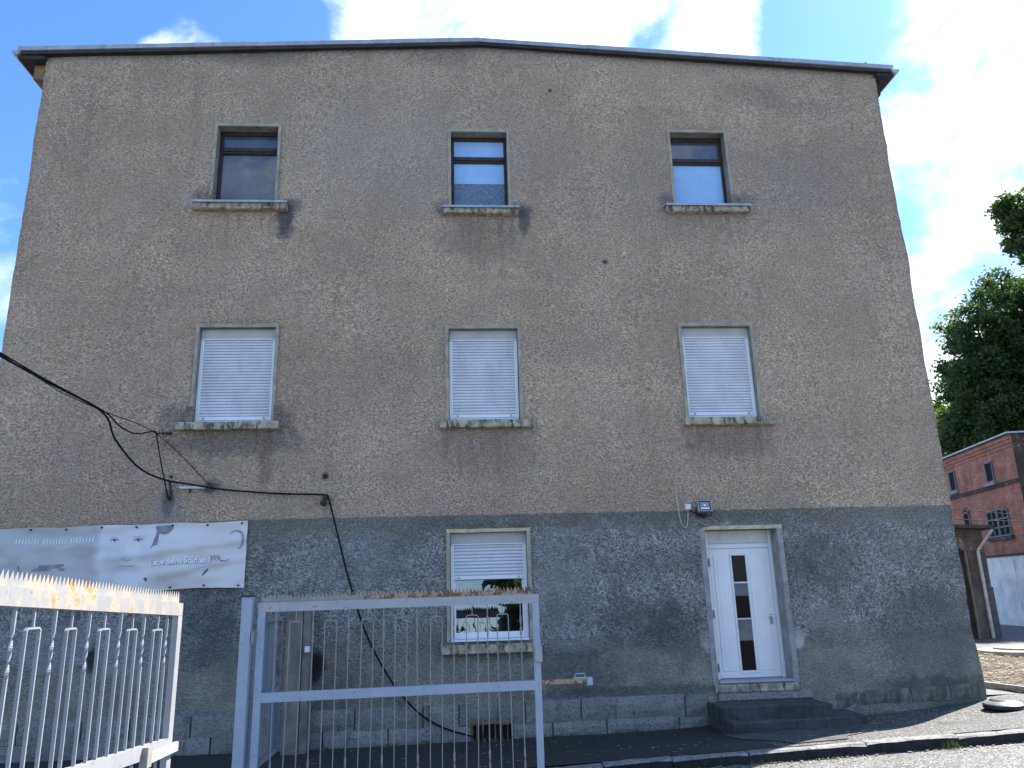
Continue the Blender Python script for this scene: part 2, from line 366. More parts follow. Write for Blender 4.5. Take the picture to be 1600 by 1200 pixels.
def brick_material(name, c1, c2, mortar, sc=1.0, dark=.0):
    mt, nt, b = new_mat(name); p = nt.coord('Object')
    # wall runs along local x; bricks 0.25 x 0.077
    x, y, z = nt.sep(p); cb = nt.node('ShaderNodeCombineXYZ')
    nt.put(cb.inputs[0], nt.math('ADD', x, y)); nt.put(cb.inputs[1], z)
    br = nt.node('ShaderNodeTexBrick'); nt.put(br.inputs['Vector'], cb.outputs[0])
    nt.put(br.inputs['Color1'], c1); nt.put(br.inputs['Color2'], c2); nt.put(br.inputs['Mortar'], mortar)
    br.inputs['Scale'].default_value = 1.0; br.inputs['Mortar Size'].default_value = .009; br.inputs['Brick Width'].default_value = .25; br.inputs['Row Height'].default_value = .077
    c = br.outputs['Color']
    a = nt.noise(p, 1.1, 6.0, .68); d = nt.noise(p, 6.0, 5.0, .7)
    c = nt.mix(nt.step(nt.noise(nt.vmath('ADD', p, (5, 2, 9)), 2.4, 5.0, .7), .45, .66, 0, .7), c, tuple(min(1, k*1.45) for k in c1))
    c = nt.mix(nt.step(a, .46, .70, 0, .55), c, tuple(k*.35 for k in c1))
    c = nt.mix(nt.math('MULTIPLY', nt.step(a, .5, .42), nt.step(d, .52, .66, 0, .7)), c, (.42, .36, .33))
    c = nt.mix(nt.step(nt.noise(nt.scale(p, (1, 1, .4)), 1.7, 5.0, .65), .52, .72, 0, .55), c, tuple(k*.3 for k in c1))
    c = nt.mix(nt.step(d, .42, .3, 0, .55), c, tuple(k*.4 for k in c2))
    nt.put(b.inputs['Base Color'], c); b.inputs['Roughness'].default_value = .9
    nt.put(b.inputs['Normal'], nt.bump(nt.math('SUBTRACT', nt.math('MULTIPLY', d, .6), br.outputs['Fac']), .012))
    return mt

def glass_dark(name, col=(.012, .016, .022), rough=.03, dust=None, spec=.8, ior=1.5):
    mt, nt, b = new_mat(name); p = nt.coord()
    c = col
    if dust: c = nt.mix(nt.step(nt.noise(nt.scale(p, (1, 1, .6)), 4.0, 6.0, .65), .4, .75, 0, .8), col, dust)
    nt.put(b.inputs['Base Color'], c); b.inputs['Roughness'].default_value = rough; b.inputs['Specular IOR Level'].default_value = spec; b.inputs['IOR'].default_value = ior
    nt.put(b.inputs['Normal'], nt.bump(nt.noise(p, 2.0, 2.0, .5), .004))
    return mt

M = {}
M['facade'] = facade_material()
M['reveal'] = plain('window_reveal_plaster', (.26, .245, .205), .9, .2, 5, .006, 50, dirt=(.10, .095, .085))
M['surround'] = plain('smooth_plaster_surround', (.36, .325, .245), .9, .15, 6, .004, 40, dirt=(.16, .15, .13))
M['cream'] = plain('cream_lintel_paint', (.52, .45, .28), .8, .15, 9, .004, 60, dirt=(.33, .31, .26))
M['greyjamb'] = plain('grey_pink_jamb_plaster', (.30, .28, .27), .85, .15, 5, .003, 50, dirt=(.20, .19, .18))
M['pvc'] = plain('white_pvc', (.80, .80, .80), .35, .03, 3, dirt=(.66, .65, .62), dirt_t=(.6, .85))
M['box'] = plain('grey_cream_shutter_box', (.47, .46, .43), .5, .06, 3, dirt=(.33, .32, .30), dirt_t=(.55, .8))
M['slat'] = plain('pale_shutter_slats', (.66, .69, .72), .42, .05, 3, dirt=(.52, .55, .57), dirt_t=(.48, .8))
M['header'] = plain('off_white_header', (.62, .61, .58), .45, .05, 3, dirt=(.44, .42, .38), dirt_t=(.5, .75))
M['oldframe'] = plain('dark_brown_window_wood', (.035, .022, .017), .6, .3, 12, .002, 50, dirt=(.09, .06, .045))
M['pane_dark'] = glass_dark('dark_window_glass', (.055, .068, .092), .04, (.10, .125, .155), .9, 1.55)
M['pane_pale'] = plain('pale_blue_coated_glass', (.31, .53, .80), .25, .05, 2.5, dirt=(.22, .40, .66), dirt_t=(.5, .85))
M['pane_frost'] = plain('frosted_grey_glass', (.13, .19, .26), .4, .25, 22, .001, 60, dirt=(.20, .28, .38))
M['pane_clear'] = glass_dark('reflecting_window_glass', (.006, .007, .008), .01, None, 1.0, 2.0)
M['pane_door'] = glass_dark('dark_door_glass', (.003, .003, .004), .05, None, .18)
M['door_reflection'] = plain('grey_reflection_glass', (.13, .135, .15), .3, .2, 6)  # mid-grey reflection in the door glass, painted as a base colour
M['sill'] = plain('weathered_stone_sill', (.42, .365, .265), .9, .28, 9, .008, 45, dirt=(.06, .058, .05), dirt_t=(.48, .66))
M['zinc'] = plain('zinc_sheet', (.40, .41, .42), .42, .12, 5, metal=.6, dirt=(.20, .21, .22))
M['soffit'] = plain('dark_roof_boards', (.022, .020, .020), .8, .25, 6)
M['roofing'] = plain('bitumen_roofing', (.05, .05, .05), .9, .2, 3)
M['wood_light'] = plain('bare_timber', (.24, .16, .09), .8, .2, 8)
M['stone'] = stone_material()
M['stone_dim'] = plain('mossy_rendered_stone', (.165, .165, .145), .92, .3, 5, .012, 45, dirt=(.085, .088, .062), dirt_t=(.45, .62))
M['shed_base'] = plain('sooty_shed_plinth', (.105, .10, .092), .9, .25, 4, .006, 40, dirt=(.05, .048, .044))
M['rustbar'] = paint_rust('rusty_grille_iron', (.10, .06, .045), .95, .15)
M['black'] = plain('black_rubber', (.012, .012, .013), .55, .2, 8)
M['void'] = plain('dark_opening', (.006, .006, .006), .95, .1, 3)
M['conc'] = plain('dark_concrete_step', (.060, .062, .062), .85, .3, 4, .006, 55, dirt=(.028, .03, .028), dirt_t=(.5, .7))
M['conc_lt'] = plain('pale_concrete', (.27, .255, .23), .85, .15, 5, .005, 50, dirt=(.22, .20, .17))
M['kerb_front'] = plain('shaded_kerb_face', (.016, .016, .017), .9, .35, 12, .008, 70, dirt=(.06, .058, .052), dirt_t=(.60, .72))  # shade on the kerb's front face put into a near-black colour
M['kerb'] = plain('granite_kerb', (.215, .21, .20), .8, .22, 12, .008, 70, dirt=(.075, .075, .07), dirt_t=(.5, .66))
M['post'] = plain('weathered_concrete_post', (.19, .17, .145), .9, .2, 4, .006, 50, dirt=(.11, .10, .09))
M['gate'] = paint_rust('pale_grey_gate_paint', (.325, .385, .46), .6, -.03)
M['gate_bar'] = paint_rust('dull_bar_paint', (.27, .262, .25), .5, -.02)
M['left_bar'] = paint_rust('dull_white_bar_paint', (.245, .26, .285), .5, -.04)
M['gate_top'] = paint_rust('rusting_gate_top_paint', (.36, .38, .40), .8, -.03, gradx=(1.6, 2.5, .10))
M['gate_rusty'] = paint_rust('rusted_spike_iron', (.27, .255, .23), .95, .0, gradx=(.55, 1.1, .13))
M['gate_white'] = paint_rust('white_gate_paint', (.28, .285, .29), .75, -.02)
M['gate_white_top'] = paint_rust('white_gate_top_paint_rust_runs', (.275, .275, .27), .9, .06, (.42, .20, .07), .35)
M['bluepanel'] = paint_rust('pale_blue_panel_paint', (.19, .235, .28), .6, .04, (.10, .075, .06), .25)
M['iron'] = plain('dark_iron', (.03, .027, .025), .7, .3, 20, dirt=(.10, .05, .03))
M['alu'] = plain('grey_aluminium', (.32, .33, .34), .45, .06, 4, metal=.3)
M['lampglass'] = glass_dark('floodlight_glass', (.20, .22, .22), .08, None, .6)
M['reflector'] = plain('bright_reflector', (.78, .78, .76), .3, .03, 3)
M['plastic'] = plain('white_plastic', (.74, .74, .73), .4, .03, 3)
M['cable'] = plain('black_cable', (.010, .010, .011), .85, .1, 5, spec=.15)
M['cable_white'] = plain('off_white_cable', (.52, .50, .45), .5, .08, 5)
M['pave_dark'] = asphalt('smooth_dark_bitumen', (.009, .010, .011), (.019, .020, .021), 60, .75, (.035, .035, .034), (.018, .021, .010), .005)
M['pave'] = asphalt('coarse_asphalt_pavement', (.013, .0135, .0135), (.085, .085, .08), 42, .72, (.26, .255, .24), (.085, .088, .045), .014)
M['road'] = asphalt('worn_asphalt_road', (.04, .04, .04), (.14, .14, .138), 50, .72, (.33, .325, .315), None, .012)
M['yard'] = asphalt('yard_asphalt', (.055, .056, .06), (.085, .086, .09), 30, .62, None, None, .006)
M['ground'] = asphalt('grey_earth', (.09, .085, .07), (.14, .13, .11), 12, .9)
M['soil'] = asphalt('soil_with_dead_leaves', (.035, .026, .018), (.09, .07, .05), 26, .95, (.17, .13, .09), (.07, .09, .03), .03)
M['brick'] = brick_material('red_brick', (.42, .165, .10), (.33, .115, .075), (.27, .19, .15))
M['brick_dark'] = brick_material('dark_and_shaded_brick', (.075, .045, .036), (.055, .035, .03), (.05, .042, .038))  # dark trim courses, and the end wall with its shade in the colour
M['brick_shed'] = brick_material('brown_shed_brick', (.12, .085, .068), (.085, .065, .055), (.10, .09, .08))
M['whitewash'] = plain('flaking_whitewash', (.80, .785, .74), .9, .12, 1.5, .01, 20, dirt=(.46, .38, .24), dirt_t=(.54, .70))
M['darkwood'] = plain('dark_door_boards', (.020, .021, .023), .8, .25, 5)
M['greywin'] = plain('grey_window_frame', (.13, .15, .165), .6, .1, 4)
M['redbrick_bare'] = plain('bare_grey_brick', (.20, .165, .13), .9, .25, 14, .006, 60)
M['deadleaf'] = plain('dry_leaf', (.24, .19, .12), .8, .35, 3)
M['grass'] = plain('weed_green', (.07, .115, .028), .7, .35, 4)

def leaf_material(name, c1, c2, trans):
    mt, nt, b = new_mat(name); p = nt.coord()
    c = nt.mix(nt.step(nt.noise(p, .9, 3.0, .6), .35, .65), c1, c2)
    c = nt.mix(nt.step(nt.noise(p, 9.0, 2.0, .5), .4, .7, 0, .5), c, tuple(min(1, k*1.5) for k in c2))
    nt.put(b.inputs['Base Color'], c); b.inputs['Roughness'].default_value = .55
    tr = nt.node('ShaderNodeBsdfTranslucent'); nt.put(tr.inputs['Color'], nt.mix(.5, c, (c2[0]*1.6, c2[1]*1.5, c2[2])))
    ms = nt.node('ShaderNodeMixShader'); ms.inputs[0].default_value = trans
    nt.l.new(b.outputs[0], ms.inputs[1]); nt.l.new(tr.outputs[0], ms.inputs[2])
    nt.l.new(ms.outputs[0], nt.n['Material Output'].inputs['Surface'])
    return mt
M['leaf'] = leaf_material('deep_green_leaf', (.034, .066, .022), (.062, .112, .030), .46)
M['leaf_bright'] = leaf_material('yellow_green_leaf', (.06, .10, .02), (.10, .14, .03), .5)
M['bark'] = plain('tree_bark', (.05, .042, .035), .9, .3, 8, .02, 20)

# ------------------------------------------------------------------ ground
KERB = lambda x: -2.13 - .045*(x-.8) if x > .8 else -2.13          # y of the kerb's back edge
def strip(name, mat, xs, yfun0, yfun1, zfun, ny=6, kind='structure', label=None):
    b = MB(); vs = []; fs = []
    for x in xs:
        y0, y1 = yfun0(x), yfun1(x)
        for j in range(ny+1):
            t = j/ny; y = y0+(y1-y0)*t
            vs.append((x, y, zfun(x, y)))
    for i in range(len(xs)-1):
        for j in range(ny):
            a = i*(ny+1)+j; fs.append((a, a+ny+1, a+ny+2, a+1))
    fs = [f[::-1] for f in fs]
    b.add(vs, fs); o = b.build(name, mat)
    return tag(o, label, None, None, kind)
xs_all = [-400, -60, -20, -12] + [x*.5 for x in range(-20, 41)] + [24, 30, 60, 400]
strip('ground', M['ground'], xs_all, lambda x: -400, lambda x: 600, lambda x, y: gz(x)-.30, 2)
strip('road', M['road'], xs_all, lambda x: KERB(x)-.14, lambda x: -60, lambda x, y: gz(x)-.02 - .012*min(3, abs(y+2.3)), 10, label='worn grey asphalt road in front of the kerb')
def pz(x, y):
    t = max(0.0, min(1.0, (-y-.75)/(-KERB(x)-.75))); t = t*t*(3-2*t)
    return zf(x)+(gz(x)+.085-zf(x))*t
dark_end = lambda y: 3.22 + .18*max(0, -y)
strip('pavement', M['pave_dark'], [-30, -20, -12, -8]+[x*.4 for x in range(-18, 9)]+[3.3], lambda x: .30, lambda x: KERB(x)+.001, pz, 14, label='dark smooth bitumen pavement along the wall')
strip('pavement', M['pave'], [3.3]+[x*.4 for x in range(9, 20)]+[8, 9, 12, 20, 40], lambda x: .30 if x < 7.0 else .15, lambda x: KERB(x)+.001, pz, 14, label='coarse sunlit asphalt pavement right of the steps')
strip('yard', M['yard'], [7.0, 8, 9, 10, 12, 14, 18, 24, 40, 80], lambda x: .15, lambda x: 60, lambda x, y: .296, 6, label='grey asphalt yard behind the building')
# skirt of concrete in front of the steps
b = MB(); vs = []
for i in range(13):
    t = i/12
    for j in range(9):
        u = j/8; y = -.60-1.535*t
        xl_ = 3.18+.30*t**1.5; xr_ = 5.05-.9*t-.12*math.sin(t*9)*t
        x = xl_+(xr_-xl_)*u; y2 = max(y, KERB(x)+.004); vs.append((x, y2, pz(x, y2)+.008))
b.add(vs, [(i*9+j, (i+1)*9+j, (i+1)*9+j+1, i*9+j+1) for i in range(12) for j in range(8)]); tag(b.build('concrete_skirt', M['conc']), 'dark concrete skirt laid in front of the doorstep', None, None, 'structure')
# soil bed
b = MB(); vs = []; nx, ny = 40, 30
for i in range(nx+1):
    for j in range(ny+1):
        x = 7.68+i*.25; y = .12+j*.2
        vs.append((x, y, .33+.05*fbm((x, y, 0), 1.2)+.02*fbm((x, y, 3), 6)))
b.add(vs, [(i*(ny+1)+j, (i+1)*(ny+1)+j, (i+1)*(ny+1)+j+1, i*(ny+1)+j+1) for i in range(nx) for j in range(ny)])
tag(b.build('soil_bed', M['soil']), 'bare soil bed covered with dead leaves', None, None, 'structure')
# edging boards of the bed
e = thing('bed_edging', 'low mossy concrete edging along the leaf covered soil bed', 'edging', (7.62, .6, .28))
d0 = Vector((7.60, 1.1)); d1 = Vector((7.80, -.02)); dd = (d1-d0).normalized(); nn = Vector((-dd.y, dd.x))
for k in range(3):
    a = d0+dd*(k*1.0-.4); c = a+dd*.985
    q = MB(); pts = [a, c, c+nn*.06, a+nn*.06]
    q.add([(p.x-7.62, p.y-.6, z) for z in (-.03, .10) for p in pts], [(0,3,2,1),(4,5,6,7),(0,1,5,4),(1,2,6,5),(2,3,7,6),(3,0,4,7)])
    q.build('edging_block', M['conc_lt'], e)
# kerb stones
xk = -6.0; cuts = [-6.0]
while cuts[-1] < 16: cuts.append(cuts[-1]+random.uniform(.95, 1.15))
for want in (1.43, 2.92, 4.13):        # joints seen in the photo
    i = min(range(len(cuts)), key=lambda k: abs(cuts[k]-want)); cuts[i] = want
kerb = thing('kerb', 'long granite kerb of rough blocks between pavement and road', 'kerb', (0, -2.2, 0)); kerb['kind'] = 'structure'
for a, c in zip(cuts[:-1], cuts[1:]):
    q = MB(); n = 6; dz = random.uniform(-.012, .008); dy = random.uniform(-.012, .012); rows = []
    for i in range(n+1):
        x = a+.006+(c-a-.012)*i/n; y = KERB(x)+dy; j = lambda s: .008*fbm((x, s, a), 6)
        zt = gz(x)+.085+dz; ch = .012 if 0 < i < n else .022
        rows.append([(x, y, zt-.2), (x, y+j(1), zt+j(2)), (x, y-.125+ch, zt+j(3)), (x, y-.14+j(4), zt-ch+j(5)), (x, y-.145+j(6), zt-.25)])
    vs = [(p[0], p[1]+2.2, p[2]) for r in rows for p in r]; fs = []
    for i in range(n):
        for k in range(4): fs.append((i*5+k, i*5+k+1, (i+1)*5+k+1, (i+1)*5+k))
    fs += [(4, 3, 2, 1, 0), tuple(n*5+k for k in range(5))]
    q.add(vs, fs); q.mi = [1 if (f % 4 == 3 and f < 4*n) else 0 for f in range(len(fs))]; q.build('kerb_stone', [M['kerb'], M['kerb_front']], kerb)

# ------------------------------------------------------------------ the house
XL, XR, ZE, ZP, XP = -6.36, 7.06, 10.10, 10.465, .42
roofz = lambda x: ZE+(ZP-ZE)*(1-abs(x-XP)/(6.8 if x < XP else 6.65))
house = thing('house', 'three storey grey roughcast house with blue grey base and shallow gable roof', 'house', (0, 0, 0))
def rect(TL, TR, BL, BR):
    a, b2, c, d = (P_fac(*q) for q in (TL, TR, BL, BR))
    return ((a.x+c.x)/2, (b2.x+d.x)/2, (c.z+d.z)/2, (a.z+b2.z)/2)
OPEN = {
 'u1': rect((338,196),(434,198),(334,318),(430,319)), 'u2': rect((704,206),(791,206),(706,327),(795,327)), 'u3': rect((1047,207),(1133,207),(1056,324),(1141,324)),
 'm1': rect((311,511),(429,511),(301,660),(425,658)), 'm2': rect((702,513),(808,513),(701,655),(813,655)), 'm3': rect((1066,510),(1172,508),(1075,652),(1186,650)),
 'g1': rect((703,832),(823,830),(704,1003),(828,1000)), 'door': rect((1100,828),(1213,825),(1124,1070),(1241,1066))}
# wall front: a grid with the openings left out
def breaks(lo, hi, fixed, st):
    out = sorted(set([lo, hi]+fixed)); res = [out[0]]
    for a, c in zip(out[:-1], out[1:]):
        n = max(1, int(round((c-a)/st)))
        res += [a+(c-a)*k/n for k in range(1, n+1)]
    return res
bxs = breaks(XL, XR, [XP]+[v for o in OPEN.values() for v in o[:2]], .16)
bzs = breaks(-.25, 9.3, [v for o in OPEN.values() for v in o[2:]], .16)
tops = 5
bm = bmesh.new(); grid = {}
for i, x in enumerate(bxs):
    for j in range(len(bzs)+tops):
        z = bzs[j] if j < len(bzs) else 9.3+(roofz(x)-9.3)*(j-len(bzs)+1)/tops
        onopen = any(abs(x-v) < 1e-6 and o[2]-.01 <= z <= o[3]+.01 for o in OPEN.values() for v in o[:2]) or any(abs(z-v) < 1e-6 and o[0]-.01 <= x <= o[1]+.01 for o in OPEN.values() for v in o[2:])
        y = 0.0 if onopen else .014*fbm((x, 0, z), .8, 3)
        dx = 0.0; dzv = 0.0
        if i in (0, len(bxs)-1): dx = .022*fbm((x, 5, z), 1.3, 4)+.012*fbm((x, 9, z), 7, 2) + (.05*max(0, 1-z/1.6)*(1 if i else -1))
        elif onopen:
            dx = .006*fbm((x, 3, z), 5, 2); dzv = .005*fbm((x, 7, z), 5, 2)
        grid[i, j] = bm.verts.new((x+dx, y, z+dzv))
for i in range(len(bxs)-1):
    for j in range(len(bzs)+tops-1):
        if j < len(bzs)-1:
            cx, cz = (bxs[i]+bxs[i+1])/2, (bzs[j]+bzs[j+1])/2
            if any(o[0] < cx < o[1] and o[2] < cz < o[3] for o in OPEN.values()): continue
        bm.faces.new((grid[i, j], grid[i+1, j], grid[i+1, j+1], grid[i, j+1]))
bnd = [ed for ed in bm.edges if len(ed.link_faces) == 1]
outer = []; inner = []
for ed in bnd:
    mx = (ed.verts[0].co+ed.verts[1].co)/2
    (inner if any(o[0]-.05 < mx.x < o[1]+.05 and o[2]-.05 < mx.z < o[3]+.05 for o in OPEN.values()) else outer).append(ed)
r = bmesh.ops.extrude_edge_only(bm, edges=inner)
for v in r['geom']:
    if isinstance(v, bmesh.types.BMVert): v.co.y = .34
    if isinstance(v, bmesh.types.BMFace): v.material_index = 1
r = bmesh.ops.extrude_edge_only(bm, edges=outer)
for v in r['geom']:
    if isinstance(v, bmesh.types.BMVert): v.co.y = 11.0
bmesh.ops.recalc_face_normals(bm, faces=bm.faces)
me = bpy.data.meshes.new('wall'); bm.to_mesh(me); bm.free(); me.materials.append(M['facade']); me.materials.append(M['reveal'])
for pl_ in me.polygons: pl_.use_smooth = pl_.material_index == 0 and abs(pl_.normal.y) > .5
wall = link('wall', me, house)
# back wall closes the volume
b = MB(); b.add([(XL, 11.0, -.2), (XR, 11.0, -.2), (XR, 11.0, ZE), (XP, 11.0, ZP), (XL, 11.0, ZE)], [(0, 1, 2, 3, 4)]); b.build('back_wall', M['facade'], house)
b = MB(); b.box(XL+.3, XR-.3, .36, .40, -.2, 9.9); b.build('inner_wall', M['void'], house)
# roof: a slab each side, zinc edge flashing, dark soffit board, gutters
b = MB()
exl, exr = -6.76, 7.36; zrl, zrr = 10.20, 10.19; zrp = 10.56
sec = lambda y: [(exl, y, zrl), (XP, y, zrp), (exr, y, zrr), (exr, y, zrr-.10), (XP, y, zrp-.10), (exl, y, zrl-.10)]
b.add(sec(-.07)+sec(11.2), [(0,1,7,6),(1,2,8,7),(2,3,9,8),(3,4,10,9),(4,5,11,10),(5,0,6,11),(5,4,1,0),(4,3,2,1),(6,7,10,11),(7,8,9,10)])
roof = b.build('roof', M['roofing'], house)
def edge_flash(x0, z0, x1, z1, n):
    for k in range(n):
        a, c = k/n, (k+1)/n
        xa, za, xb, zb = x0+(x1-x0)*a, z0+(z1-z0)*a, x0+(x1-x0)*c-.004, z0+(z1-z0)*c
        dzj = random.uniform(-.006, .006)
        q = MB(); q.add([(xa,-.095,za-.055+dzj),(xb,-.095,zb-.055+dzj),(xb,-.095,zb+.018+dzj),(xa,-.095,za+.018+dzj),(xa,-.07,za-.055),(xb,-.07,zb-.055),(xb,.10,zb+.03),(xa,.10,za+.03)],
                        [(0,1,2,3),(3,2,6,7),(1,0,4,5),(0,3,7,4),(1,5,6,2)])
        q.build('edge_flashing', M['zinc'], roof)
edge_flash(exl, zrl, XP, zrp, 4); edge_flash(XP, zrp, exr, zrr, 4)
b = MB(); b.add([(exl+.05,-.062,zrl-.102),(XP,-.062,zrp-.102),(exr-.05,-.062,zrr-.102),(exl+.05,-.062,zrl-.10),(XP,-.062,zrp-.10),(exr-.05,-.062,zrr-.10),
                 (exl+.05,-.02,zrl-.102),(XP,-.02,zrp-.102),(exr-.05,-.02,zrr-.102)], [(0,1,4,3),(1,2,5,4),(6,7,1,0),(7,8,2,1)]); b.build('barge_board', M['soffit'], roof)
for sx_, ex, zz_ in ((-1, exl, zrl), (1, exr, zrr)):
    xw = XL if sx_ < 0 else XR
    b = MB(); b.box(min(xw, ex), max(xw, ex), -.055, 11, zz_-.17, zz_-.11); b.build('soffit', M['soffit'], roof)
    b = MB(); b.box(*(sorted((xw+sx_*.002, ex-sx_*.18))), .10, 11, zz_-.42, zz_-.17); b.build('eaves_corbel', M['wood_light'] if sx_ < 0 else M['soffit'], roof)
    prof = [(ex+sx_*.02+.07*math.cos(t), zz_-.06+.075*math.sin(t)) for t in [math.pi*(1+k/8) for k in range(9)]]
    b = MB(); vs = [(p[0], y, p[1]) for y in (-.10, 11) for p in prof]; n = len(prof)
    b.add(vs, [(k, k+1, n+k+1, n+k) for k in range(n-1)]+[tuple(range(n))]); b.build('gutter', M['zinc'], roof)
for px in (757, 1353):
    c = P_fac(px, 66 if px < 900 else 104, .1); b = MB(); b.tube([(c.x, .1, c.z-.05), (c.x, .1, c.z+.07)], .022, 8); b.build('roof_clamp', M['iron'], roof)

def surround(rc, parent, mat, wdt=.055, top=.06, bottom=False, topmat=None):
    x0, x1, z0, z1 = rc
    def bar(a, c, d, e_, mt, nm):
        q = MB(); n = max(2, int(max(c-a, e_-d)/.12)); vs = []; hor = (c-a) > (e_-d)
        for i in range(n+1):
            t = i/n
            if hor:
                x = a+(c-a)*t; o_ = d-.004+.004*fbm((x, 1, d), 7); i_ = e_+.010*fbm((x, 2, d), 5)
                vs += [(x, -.010, o_), (x, -.008, i_), (x, .02, i_), (x, .02, o_)]
            else:
                z = d+(e_-d)*t; o_ = a+.010*fbm((a, 3, z), 5); i_ = c+.004*fbm((a, 4, z), 7)
                vs += [(o_, -.009, z), (i_, -.010, z), (i_, .02, z), (o_, .02, z)]
        fs = []
        for i in range(n):
            for k in range(4): fs.append((i*4+k, i*4+(k+1) % 4, (i+1)*4+(k+1) % 4, (i+1)*4+k))
        fs += [(3, 2, 1, 0), tuple(n*4+k for k in range(4))]
        q.add(vs, fs); q.build(nm, mt, parent)
    bar(x0-wdt, x0-.002, z0, z1, mat, 'jamb_band'); bar(x1+.002, x1+wdt, z0, z1, mat, 'jamb_band')
    bar(x0-wdt, x1+wdt, z1+.002, z1+top, topmat or mat, 'lintel_band')

def sill(parent, l, rgt, thick_px, proud=.10, flash=True):
    a, c = P_fac(*l), P_fac(*rgt); zt = (a.z+c.z)/2; h = thick_px*.0097
    b = MB(); n = 14; vs = []
    for i in range(n+1):
        x = a.x+(c.x-a.x)*i/n; j = lambda s, k=.007: k*fbm((x, s, zt), 6, 3)
        vs += [(x, .12, zt-.0), (x, -proud+j(1), zt-.012+j(2, .004)), (x, -proud-.004+j(3), zt-h+.012+j(4)), (x, -proud+.02+j(5), zt-h+j(6)), (x, .02, zt-h+.004)]
    fs = []
    for i in range(n):
        for k in range(4): fs.append((i*5+k, i*5+k+1, (i+1)*5+k+1, (i+1)*5+k))
    fs += [(4, 3, 2, 1, 0), tuple(n*5+k for k in range(5))]
    b.add(vs, fs); o = b.build('sill', M['sill'], parent)
    if flash:
        b = MB(); b.box(a.x-.015, c.x+.015, -proud-.03, .14, zt+.002, zt+.012); b.box(a.x-.015, c.x+.015, -proud-.033, -proud-.024, zt-.022, zt+.012); b.build('sill_flashing', M['zinc'], parent)

def old_window(key, sl, sr, th, trans_px, top_mat, low_mats, split=None):
    x0, x1, z0, z1 = OPEN[key]; yw = .155
    b = MB(); fw = .045
    zt = P_fac(800, trans_px, yw).z
    b.bbox(x0+.002, x0+fw, yw, yw+.06, z0+.01, z1-.002); b.bbox(x1-fw, x1-.002, yw, yw+.06, z0+.01, z1-.002)
    b.bbox(x0+fw, x1-fw, yw, yw+.06, z1-.07, z1-.002); b.bbox(x0+fw, x1-fw, yw, yw+.06, z0+.01, z0+.05)
    b.bbox(x0+fw, x1-fw, yw-.02, yw+.06, zt-.03, zt+.035); b.bbox(x0+fw, x1-fw, yw-.008, yw+.05, zt-.065, zt-.033)
    wn = b.build('window', M['oldframe'], house)
    def pane(za, zb, mt, nm='pane'):
        q = MB(); q.add([(x0+fw-.004, yw+.03, za), (x1-fw+.004, yw+.03, za), (x1-fw+.004, yw+.03, zb), (x0+fw-.004, yw+.03, zb)], [(0, 1, 2, 3)])
        q.add([(x0+fw-.004, yw+.036, za), (x1-fw+.004, yw+.036, za), (x1-fw+.004, yw+.036, zb), (x0+fw-.004, yw+.036, zb)], [(3, 2, 1, 0)])
        return q.build(nm, mt, wn)
    pane(zt+.03, z1-.065, top_mat)
    if split:
        zs = P_fac(800, split, yw).z
        pane(zs+.003, zt-.06, low_mats[0]); pane(z0+.04, zs-.003, low_mats[1], 'frosted_pane')
    else: pane(z0+.04, zt-.06, low_mats[0])
    surround(OPEN[key], wn, M['surround'], .045, .05)
    sill(wn, sl, sr, th)
    return wn
w1 = old_window('u1', (305,319), (450,321), 12, 240, M['pane_dark'], [M['pane_dark']]); w1['label'] = 'upper window with dark glass in both panes'
w2 = old_window('u2', (692,328), (809,328), 11, 250, M['pane_pale'], [M['pane_pale'], M['pane_frost']], 287); w2['label'] = 'upper window with pale blue panes and frosted lower half'
w3 = old_window('u3', (1039,325), (1168,325), 11, 249, M['pane_dark'], [M['pane_pale']]); w3['label'] = 'upper window with dark fanlight over pale blue pane'

